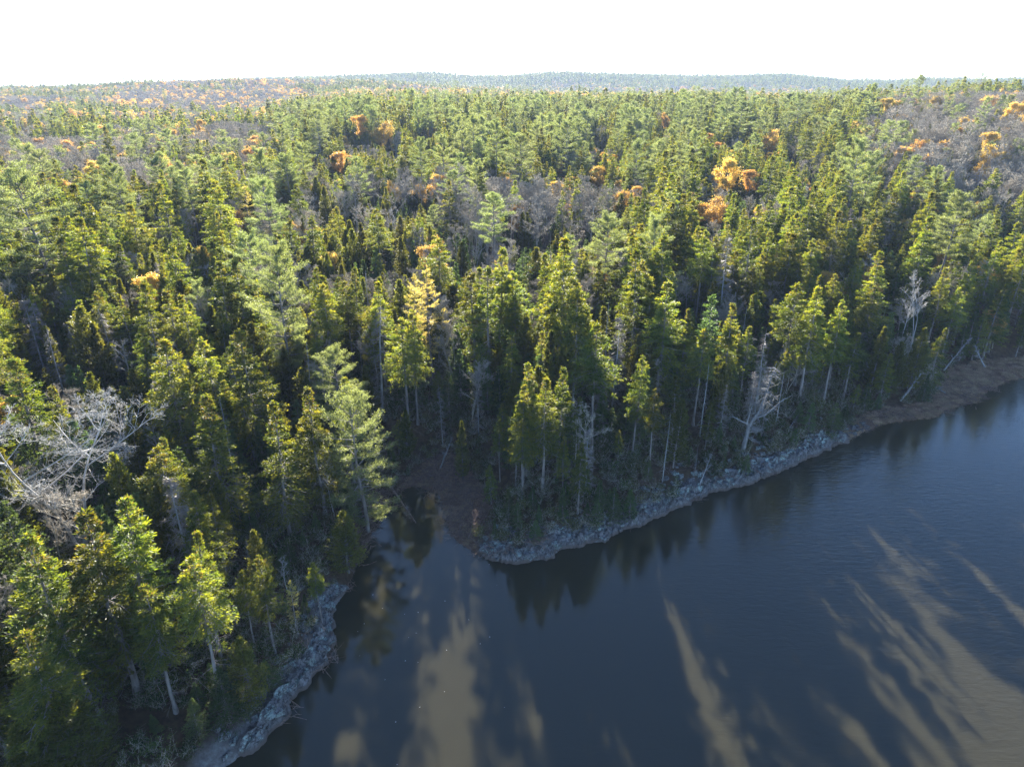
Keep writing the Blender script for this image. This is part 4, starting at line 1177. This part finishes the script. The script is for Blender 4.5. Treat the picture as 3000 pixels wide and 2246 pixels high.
def where_label(t):
    px, py = t['tp'][0] / 30.0, t['tp'][1] / 22.46
    a = ADJ[t['k']][t['var'] % len(ADJ[t['k']])]
    if t['h'] > HEIGHT0[t['k']] * 1.12: a = 'tall ' + a
    elif t['h'] < HEIGHT0[t['k']] * .72: a = 'short ' + a
    f = t['f']
    zone = ('near the left bank' if px < 34 else 'behind the cove' if px < 47 else 'on the point' if px < 62 else 'above the right shore') if f < 112 else \
           ('in the left forest' if px < 36 else 'in the middle forest' if px < 62 else 'in the right forest') if f < 230 else \
           ('toward the left horizon' if px < 36 else 'toward the middle horizon' if px < 66 else 'toward the right horizon')
    px, py = np.clip(px, 0, 99.4), np.clip(py, 0, 99.4)
    s = f"{a} {zone}, tip {words(px)} percent across, {words(py)} down"
    for pre in ('wider ', 'slimmer ', 'lower ', 'fuller ', 'thinner '):
        if s not in used: break
        s = f"{a} {zone}, tip about {words(px)}-and-a-half percent across, {words(py)} down" if px > round(px) else f"{a} {zone}, tip near {words(px)} percent across, {words(py)} down"
        if s in used: s = f"{a} {zone}, tip {words(px)} percent across, {words(py)}-and-a-half down"
        break
    used.add(s)
    return s


def build_tree(t):
    mw, mf, h0, R0, mj = PROTO[t['k']][t['var']] if not t.get('mesh') else t['mesh']
    e = bpy.data.objects.new(KINDNAME[t['k']], None); COL.objects.link(e)
    e.empty_display_size = .2
    s = t['h'] / h0
    e.location = (t['x'], t['y'], t['z'] - .12)
    e.rotation_euler = (t['tilt'][0], t['tilt'][1], t['rot'])
    sw = s * t['wf'] ** .8
    e.scale = (sw, sw, s)
    tr = bpy.data.objects.new("trunk", mw); COL.objects.link(tr); tr.parent = e
    if mf is not None:
        cr = bpy.data.objects.new("crown", mf); COL.objects.link(cr); cr.parent = e
    tag(e, t['label'] or where_label(t), CAT[t['k']], GROUP[t['k']])
    return e


# the great white-limbed bare tree gets its own mesh
W, F = broadleaf(1234, h=15, R=5.6, limbs=12, n1=9, n2=8, n3=4, multi=2, stem=.28, r0=.0115, wig=.22, spread=1.1, fine_r=.007)
v, q, tt = W.out()
bigme = mesh_from("bare_trunk", v, q, [M['pale']], smooth=True, attrs={'tint': tt})
rest = {}
for k in KINDNAME:
    lst = [t for t in TREES if t['k'] == k]
    lst.sort(key=lambda t: (-t['hand'], -t['vis']))
    for i, t in enumerate(lst):
        if t['special']: t['mesh'] = (bigme, None, 15, 5, bigme)
        if t['hand'] or (i < LIMIT[k] and t['vis'] > 3): build_tree(t)
        else: rest.setdefault(k, []).append(t)


# ------------------------------------------------------------------ masses: points that carry tree meshes
def mass(name, label, cat, pts, meshes):
    """pts: array (n, 8) x y z rot sx sz tilt var"""
    pts = np.asarray(pts, float)
    coll = bpy.data.collections.new(name + "_forms")
    for i, mj in enumerate(meshes):
        coll.objects.link(bpy.data.objects.new(f"{name}_form_{i:02d}", mj))
    me = bpy.data.meshes.new(name)
    me.vertices.add(len(pts)); me.vertices.foreach_set("co", pts[:, :3].astype(np.float32).ravel())
    for nm, col in (('rot', 3), ('sx', 4), ('sz', 5), ('tilt', 6)):
        a = me.attributes.new(nm, 'FLOAT', 'POINT'); a.data.foreach_set("value", pts[:, col].astype(np.float32))
    a = me.attributes.new('var', 'INT', 'POINT'); a.data.foreach_set("value", pts[:, 7].astype(np.int32))
    o = add_obj(name, me)
    ng = bpy.data.node_groups.new(name, 'GeometryNodeTree')
    ng.interface.new_socket("Geometry", in_out='INPUT', socket_type='NodeSocketGeometry')
    ng.interface.new_socket("Geometry", in_out='OUTPUT', socket_type='NodeSocketGeometry')
    n = ng.nodes; l = ng.links
    gi = n.new("NodeGroupInput"); go = n.new("NodeGroupOutput")
    ci = n.new("GeometryNodeCollectionInfo"); ci.inputs[0].default_value = coll; ci.inputs["Separate Children"].default_value = True; ci.inputs["Reset Children"].default_value = True
    ip = n.new("GeometryNodeInstanceOnPoints"); ip.inputs["Pick Instance"].default_value = True
    mp_ = n.new("GeometryNodeMeshToPoints")

    def att(nm, ty='FLOAT'):
        a = n.new("GeometryNodeInputNamedAttribute"); a.data_type = ty; a.inputs[0].default_value = nm
        return a.outputs[0]
    cr = n.new("ShaderNodeCombineXYZ"); l.new(att('tilt'), cr.inputs[0]); l.new(att('rot'), cr.inputs[2])
    cs = n.new("ShaderNodeCombineXYZ"); sxo = att('sx'); l.new(sxo, cs.inputs[0]); l.new(sxo, cs.inputs[1]); l.new(att('sz'), cs.inputs[2])
    l.new(gi.outputs[0], mp_.inputs[0]); l.new(mp_.outputs[0], ip.inputs["Points"]); l.new(ci.outputs[0], ip.inputs["Instance"])
    l.new(att('var', 'INT'), ip.inputs["Instance Index"])
    l.new(cr.outputs[0], ip.inputs["Rotation"]); l.new(cs.outputs[0], ip.inputs["Scale"])
    l.new(ip.outputs[0], go.inputs[0])
    md = o.modifiers.new("instances", 'NODES'); md.node_group = ng
    tag(o, label, cat, kind='stuff')
    return o


rm = np.random.default_rng(5)
MASSLAB = {'spruce': ('spruce_forest', 'dense mass of dark spruces filling the forest to the horizon'),
           'fir': ('fir_thicket', 'thickets of small pointed firs among the taller trees'),
           'cedar': ('cedar_forest', 'mass of olive cedars mixed through the forest'),
           'pine': ('pine_forest', 'far mass of feathery pines toward the horizon'),
           'bare': ('bare_woods', 'grey-purple haze of leafless woods reaching the hills'),
           'gold': ('autumn_woods', 'scattered orange autumn trees toward the hills'),
           'dead': ('dead_trees', 'grey dead conifers hidden among the living trees'),
           'birch': ('birch_woods', 'pale leafless birches hidden among the conifers'),
           'larch': ('larch_woods', 'yellow larches hidden among the conifers')}
for k in MASSLAB:
    hi = [p[4] for p in PROTO[k]]
    lo = [p[4] for p in LOW.get(k, [])]
    pts = []
    for t in rest.get(k, []):
        s = t['h'] / HEIGHT0[k]
        pts.append((t['x'], t['y'], t['z'] - .12, t['rot'], s * t['wf'] ** .8, s, t['tilt'][0], t['var']))
    if k in specs:
        kk = specs.index(k)
        for (ki, X, Y, Z, hh, wf) in far:
            m = ki == kk
            n = int(m.sum())
            if n == 0: continue
            s = hh[m] / HEIGHT0[k]
            r = np.hypot(X[m], Y[m])
            if lo: var = np.where((r < 520), rm.integers(0, len(hi), n), len(hi) + rm.integers(0, len(lo), n))
            else: var = rm.integers(0, len(hi), n)
            pts.extend(np.stack([X[m], Y[m], Z[m] - .2, rm.uniform(0, 6.28, n), s * wf[m] * rm.uniform(.85, 1.2, n), s * np.ones(n), rm.normal(0, .03, n), var], 1).tolist())
    if pts:
        mass(MASSLAB[k][0], MASSLAB[k][1], CAT[k], pts, hi + lo)

# ------------------------------------------------------------------ undergrowth, marsh grass
def bush_mesh(seed, leaves, wood=True):
    rng = np.random.default_rng(seed)
    W, F = Geo(), Geo()
    n = 16
    B = limb(rng, rng.normal(0, .12, (n, 3)) * [1, 1, 0], rng.uniform(0, 6.28, n), rng.uniform(.3, .7, n), np.radians(rng.uniform(35, 75, n)), .1, 0., 5)
    tubes(W, B, .012 * (1 - np.linspace(0, 1, 5) * .7)[None] * np.ones((n, 1)), 3)
    s = rng.uniform(.3, 1, (n, 9)); b = along(B, s).reshape(-1, 3); d = norm(rng.normal(0, .6, b.shape) + [0, 0, .6])
    l = rng.uniform(.15, .4, len(b))[:, None]
    tubes(W, np.stack([b, b + d * l * .5, b + d * l], 1), np.full((len(b), 3), .005), 3)
    if leaves:
        p = (b + d * l)[rng.integers(0, len(b), leaves)] + rng.normal(0, .08, (leaves, 3))
        kites(F, p, norm(rng.normal(size=(leaves, 3))), .13, .07, rng, rng.uniform(0, 1, leaves))
    v, q, t = W.out(); mi = np.zeros(len(q))
    if F.n:
        fv, fq, ft = F.out(); q = np.concatenate([q, fq + len(v)]); mi = np.concatenate([mi, np.ones(len(fq))]); v = np.concatenate([v, fv]); t = np.concatenate([t, ft])
    return mesh_from("bush", v, q, [M['twig'], M['bush']], mi, attrs={'tint': t})


X, Y = scatter(28, 150, 1.15, 77, 50)
sd, _ = seg_dist(X, Y, SHORE)
dens = fbm(X / 5, Y / 5, 41, 2)
ok = inside(X, Y, LAND) & (sd > 1.1) & ~inside(X, Y, MARSH) & ~inside(X, Y, COVE) & (dens > .36)
X, Y = X[ok], Y[ok]; Z = height(X, Y); n = len(X)
bs = rm.uniform(.6, 1.7, n)
mass('undergrowth', 'low shrubs and leafless brush on the forest floor under the trees', 'undergrowth',
     np.stack([X, Y, Z - .03, rm.uniform(0, 6.28, n), bs, bs * rm.uniform(.6, 1.1, n), rm.normal(0, .1, n), rm.integers(0, 4, n)], 1),
     [bush_mesh(1, 420), bush_mesh(2, 90), bush_mesh(3, 520), bush_mesh(4, 320)])


def grass_mesh(seed, lay):
    rng = np.random.default_rng(seed); F = Geo(); n = 130
    p = rng.normal(0, .22, (n, 3)) * [1, 1, 0]
    a = lay + rng.normal(0, .7, n)
    d = norm(np.stack([np.cos(a), np.sin(a), rng.uniform(.25, 1.3, n)], 1))
    kites(F, p, d, rng.uniform(.25, .6, n), .022, rng, rng.uniform(0, 1, n))
    v, q, t = F.out(); return mesh_from("grass", v, q, [M['grass']], attrs={'tint': t})


def litter_mesh(seed):
    rng = np.random.default_rng(seed); W = Geo(); n = 34
    p = rng.normal(0, .55, (n, 3)) * [1, 1, 0] + [0, 0, .04]; a = rng.uniform(0, 6.28, n); L = rng.uniform(.3, 1.5, n)
    d = np.stack([np.cos(a), np.sin(a), rng.uniform(-.05, .45, n)], 1) * L[:, None]
    tubes(W, np.stack([p, p + d * .5 + rng.normal(0, .05, (n, 3)), p + d], 1), np.array([[1., .8, .4]]) * rng.uniform(.012, .045, (n, 1)), 4)
    v, q, t = W.out(); return mesh_from("litter", v, q, [M['wetwood']], attrs={'tint': t})


M['wetwood'] = bark("wet_wood", (.085, .050, .038), (.25, .17, .13), 4)
X, Y = scatter(35, 150, .95, 79, 50)
sd, _ = seg_dist(X, Y, SHORE)
cv = inside(X, Y, COVE) | ((np.hypot(X + 8, Y - 74) < 13) & (sd < 3))
ok = inside(X, Y, LAND) & ((cv & (rm.uniform(size=len(X)) < .8)) | ((sd < 5) & (rm.uniform(size=len(X)) < .12)) | (inside(X, Y, MARSH) & (rm.uniform(size=len(X)) < .05)))
X, Y = X[ok], Y[ok]; n = len(X); bs = rm.uniform(.5, 1.4, n)
mass('driftwood_litter', 'dark tangled sticks and broken branches strewn over the cove mud and banks', 'branches',
     np.stack([X, Y, height(X, Y), rm.uniform(0, 6.28, n), bs, bs, rm.normal(0, .1, n), rm.integers(0, 4, n)], 1), [litter_mesh(i) for i in range(4)])

X, Y = scatter(60, 190, .42, 78, 50)
sd, _ = seg_dist(X, Y, SHORE)
ins = inside(X, Y, LAND)
mar = inside(X, Y, MARSH); cov = inside(X, Y, COVE)
dn = fbm(X / 1.6, Y / 1.6, 47, 3)
ok = ins & (mar | cov) & (dn > .40) & (sd > .3)
X, Y, cv = X[ok], Y[ok], cov[ok]; Z = height(X, Y); n = len(X)
bs = rm.uniform(.6, 1.3, n) * np.where(cv, .75, 1)
mass('marsh_grass', 'brown matted dead grass on the right marsh and the cove mud', 'grass',
     np.stack([X, Y, Z - .02, rm.normal(0, .5, n), bs, bs * .8, rm.normal(0, .1, n), rm.integers(0, 3, n)], 1),
     [grass_mesh(1, 0.), grass_mesh(2, 2.), grass_mesh(3, 4.)])


def block_mesh(seed):
    rng = np.random.default_rng(seed)
    c = np.array([(x, y, z) for z in (0, 1) for (x, y) in ((-1, -1), (1, -1), (1, 1), (-1, 1))], float)
    c = c * [.5, .32, .34] + rng.normal(0, .07, (8, 3)); c[4:, :2] *= .78
    return mesh_from("rock_block", c, [(3, 2, 1, 0), (4, 5, 6, 7), (0, 1, 5, 4), (1, 2, 6, 5), (2, 3, 7, 6), (3, 0, 4, 7)], [bpy.data.materials["rock_ledge"]], attrs={'up': np.full(8, .6)})


SP = SHORE[I0:I0 + 42]
seg = np.r_[0, np.cumsum(np.hypot(*np.diff(SP, axis=0).T))]
u = rm.uniform(0, seg[-1], 1500); X = np.interp(u, seg, SP[:, 0]); Y = np.interp(u, seg, SP[:, 1])
X = X + rm.normal(0, 1, 1500) * 1.3; Y = Y + np.abs(rm.normal(0, 1, 1500)) * 2.2
sd, sa = seg_dist(X, Y, SP)
ok = inside(X, Y, LAND) & (sd < 4.5) & ((sa < 11) | (sa > 21)) & ~inside(X, Y, COVE)
X, Y = X[ok], Y[ok]; n = len(X)
Z = height(X, Y)
for (rx, ry, rz) in RIB:
    for i in range(n):
        d2 = (rx - X[i]) ** 2 + (ry - Y[i]) ** 2; j = int(np.argmin(d2))
        if d2[j] < .04: Z[i] = rz[j]
bs = rm.uniform(.25, 1.0, n) ** 1.5 * 1.3
mass('loose_rocks', 'angular grey blocks broken from the ledges along the waterline', 'rocks',
     np.stack([X, Y, Z - .12 * bs, rm.uniform(0, 6.28, n), bs, bs, rm.normal(0, .25, n), rm.integers(0, 5, n)], 1), [block_mesh(i) for i in range(5)])

# ------------------------------------------------------------------ gnarled dead tree, fallen trunks, brush
def from_polys(name, polys, radii, mat, sides=7, extra=None, label=None, cat=None, group=None, loc=(0, 0, 0), twigs=None, seed=0):
    """a thing made of a trunk mesh and a branches mesh"""
    e = bpy.data.objects.new(name, None); COL.objects.link(e); e.location = loc
    g = Geo()
    tubes(g, np.array([polys[0]], float), np.array([radii[0]], float), 9)
    v, q, t = g.out(); add_obj("trunk", mesh_from(name + "_trunk", v, q, [mat], smooth=True), e)
    g = Geo()
    for p, r in zip(polys[1:], radii[1:]):
        tubes(g, np.array([p], float), np.array([r], float), 5)
        if twigs:
            rng = np.random.default_rng(seed); seed += 1
            p = np.array(p, float)
            s = rng.uniform(.25, 1, (1, twigs)); b = along(p[None], s)[0]
            d = norm(norm(p[-1] - p[0]) + rng.normal(0, .7, b.shape)); L = np.linalg.norm(p[-1] - p[0]) * rng.uniform(.15, .4, (len(b), 1))
            P = np.stack([b, b + d * L * .5 + rng.normal(0, .04, b.shape), b + d * L], 1)
            tubes(g, P, np.array([[.022, .016, .006]]).repeat(len(b), 0), 3)
            s = rng.uniform(.2, 1, (len(P), 4)); b = along(P, s).reshape(-1, 3); d = norm(np.repeat(d, 4, 0) + rng.normal(0, .7, b.shape)); L = rng.uniform(.15, .5, (len(b), 1))
            tubes(g, np.stack([b, b + d * L * .5, b + d * L], 1), np.array([[.010, .008, .004]]).repeat(len(b), 0), 3)
    if g.n:
        v, q, t = g.out(); add_obj("branches", mesh_from(name + "_branches", v, q, [mat], smooth=True), e)
    tag(e, label, cat, group)
    return e


def along_pix(pts):
    return [on_plane(*p) for p in pts]


# gnarled tree: stands on the ledge, forks low, two leaders, many curved dead boughs
bx, by = on_plane(2176, 1322, 2.2); bz = h1(bx, by)
rng = np.random.default_rng(4321)
tr = [(0, 0, -.3), (.1, .1, 1.2), (.25, 0, 2.6), (.35, .1, 3.8), (.8, .1, 4.9), (1.6, .2, 6.4), (1.9, .2, 8.5), (2.4, .3, 11.0), (2.9, .3, 13.4)]
trr = [.42, .32, .28, .26, .20, .15, .11, .08, .03]
polys = [tr]; rads = [trr]
polys.append([(.35, .1, 3.7), (.0, 0, 4.6), (.25, .2, 5.8), (.5, .3, 7.1)]); rads.append([.19, .15, .10, .05])
polys.append([(1.2, .1, 5.3), (2.4, .3, 5.6), (3.6, .2, 6.9), (4.7, .4, 8.0), (5.4, .3, 8.4)]); rads.append([.15, .12, .09, .05, .02])
polys.append([(.5, .1, 4.3), (2.2, 1, 5.6), (2.6, 1.1, 8.5), (3.0, 1.2, 12.0)]); rads.append([.15, .12, .08, .02])
polys.append([(.2, 0, 4.3), (-1., -.3, 5.0), (-2.1, -.5, 5.7), (-2.7, -.5, 5.7)]); rads.append([.15, .1, .06, .02])
for i in range(52):
    z = rng.uniform(.9, 12.8); x0 = np.interp(z, [p[2] for p in tr], [p[0] for p in tr])
    a = rng.uniform(-1.4, 1.4) if z < 5 else rng.uniform(0, 6.28)
    L = rng.uniform(.9, 3.0) * np.interp(z, [1, 5, 13], [1.1, 1, .35])
    dz = rng.uniform(-.45, .25) * L
    polys.append([(x0, .1, z), (x0 + .35 * L * math.cos(a), .1 + .35 * L * math.sin(a), z + .05 * L), (x0 + .7 * L * math.cos(a + .15), .1 + .7 * L * math.sin(a + .15), z + .4 * dz), (x0 + L * math.cos(a + .1), .1 + L * math.sin(a + .1), z + dz)])
    rads.append([.065, .05, .035, .014])
from_polys("dead_tree", polys, rads, M['deadwood'], label="great gnarled silver dead tree with forked crown on the right shore ledge", cat="dead tree",
           group=GROUP['dead'], loc=(bx, by, bz), twigs=12, seed=10)


def log(px0, px1, z0, z1, r0, r1, label, nb=10, seed=0, mat='deadwood', bl=1.2):
    a = np.array([*on_plane(*px0, z0), z0]); b = np.array([*on_plane(*px1, z1), z1])
    rng = np.random.default_rng(seed)
    o = a.copy(); L = np.linalg.norm(b - a); d = (b - a) / L
    K = 7; s = np.linspace(0, 1, K)
    line = (b - a)[None] * s[:, None] + np.cumsum(rng.normal(0, .012 * L / K * 4, (K, 3)), 0)
    line[0] = 0
    polys = [line]; rads = [r0 + (r1 - r0) * s]
    for i in range(nb):
        t = rng.uniform(.25, .97); p = line[0] * (1 - t) + (b - a) * t
        dd = norm(d * .6 + rng.normal(0, .6, 3)); dd[2] = abs(dd[2]) * .8; l = rng.uniform(.5, 1.2) * bl * (1.2 - t)
        polys.append([p, p + dd * l * .4, p + dd * l * .75 + [0, 0, .05], p + dd * l]); rads.append([.035, .026, .018, .006])
    return from_polys("fallen_log", polys, rads, M[mat], label=label, cat="fallen log", group="fallen and leaning dead trunks by the water", loc=tuple(o), twigs=5, seed=seed * 7 + 1)


log((1122, 1395), (1222, 1535), 1.6, .15, .17, .06, "dark fallen trunk slanting from left bank into the cove water", 16, 1, 'wetwood', 2.0)
log((1150, 1335), (1205, 1352), 1.2, .9, .16, .08, "short log lying across the mud at the back of the cove", 5, 2, 'wetwood', 1.2)
log((1290, 1370), (1322, 1280), .8, 4.5, .09, .04, "thin dead trunk leaning left above the cove mud", 7, 3, 'deadwood', 1.)
log((1405, 1560), (1442, 1470), .6, 1.8, .12, .05, "brushy fallen top between the cove mud and the rocky point", 22, 4, 'wetwood', 2.4)
log((1372, 1575), (1402, 1500), .3, 1.4, .09, .04, "second brushy fallen top nearer the cove water", 20, 5, 'wetwood', 2.4)
log((2765, 1085), (2845, 990), .6, 6.5, .16, .05, "pale dead trunk leaning right out of the marsh edge", 14, 6, 'deadwood', 1.6)
log((2885, 1075), (2857, 1012), .6, 4.0, .15, .04, "short pale dead trunk leaning left at the back of the marsh", 14, 7, 'deadwood', 1.4)
log((2770, 1150), (2740, 1132), .5, .5, .12, .08, "forked driftwood root lying on the marsh grass", 6, 8, 'deadwood', 1.3)
log((2637, 1175), (2700, 1095), .5, 5.0, .17, .11, "thick grey trunk leaning from the marsh edge under dark cedars", 6, 9, 'deadwood', 1.0)
log((2505, 1140), (2555, 1050), 1.4, 6.0, .16, .10, "thick grey trunk leaning right just above the marsh start", 8, 10, 'deadwood', 1.0)
log((2287, 1300), (2340, 1215), 1.2, 3.8, .07, .03, "thin pale dead stem leaning over the ledge right of the gnarled tree", 8, 11, 'deadwood', .9)
log((2050, 1420), (2085, 1330), 1.4, 5.0, .08, .03, "thin grey dead stem leaning right on the ledge below the snags", 12, 12, 'deadwood', 1.2)
log((560, 2150), (700, 2130), 1.3, .9, .10, .04, "bleached branch lying at the lower end of the left rock ledge", 8, 13, 'deadwood', 1.0)
log((765, 1815), (840, 1830), 2.2, 2.4, .09, .04, "pale bare branch reaching right beneath the small golden larch", 9, 14, 'deadwood', 1.2)

# bits of leaf and foam afloat
rng = np.random.default_rng(8)
F = Geo()
pp = [on_plane(rng.uniform(1000, 1500), rng.uniform(1620, 2246)) for _ in range(26)]
P = np.array([(x, y, .012) for x, y in pp]); a = rng.uniform(0, 6.28, 26)
u = np.stack([np.cos(a), np.sin(a), 0 * a], 1); w = np.stack([-np.sin(a), np.cos(a), 0 * a], 1); L = rng.uniform(.03, .075, 26)[:, None]
F.add(np.stack([P - u * L, P - w * L * .6, P + u * L, P + w * L * .6], 1).reshape(-1, 3), np.arange(104).reshape(-1, 4), .5)
v, q, t = F.out()
o = add_obj("floating_flecks", mesh_from("floating_flecks", v, q, [M['pale']]))
tag(o, "tiny pale leaf and foam flecks drifting on the dark cove water", "flecks", kind='stuff')

# ------------------------------------------------------------------ haze: even air in a closed box round everything
m, nt, out = new_mat("haze_air")
pv = nt.nodes.new("ShaderNodeVolumePrincipled")
pv.inputs["Color"].default_value = (.52, .68, 1.0, 1)
pv.inputs["Density"].default_value = .00009
pv.inputs["Anisotropy"].default_value = .0
nt.links.new(pv.outputs[0], out.inputs["Volume"])
x0, x1, y0, y1, z0, z1 = -7200, 7200, -600, 7300, -6, 190
v = [(x0, y0, z0), (x1, y0, z0), (x1, y1, z0), (x0, y1, z0), (x0, y0, z1), (x1, y0, z1), (x1, y1, z1), (x0, y1, z1)]
q = [(3, 2, 1, 0), (4, 5, 6, 7), (0, 1, 5, 4), (1, 2, 6, 5), (2, 3, 7, 6), (3, 0, 4, 7)]
o = add_obj("haze", mesh_from("haze", v, q, [m])); tag(o, kind='stuff')
print("TREES", len(TREES), "fill", len(fill), "far", sum(len(f[1]) for f in far), {k: len(v) for k, v in rest.items()})
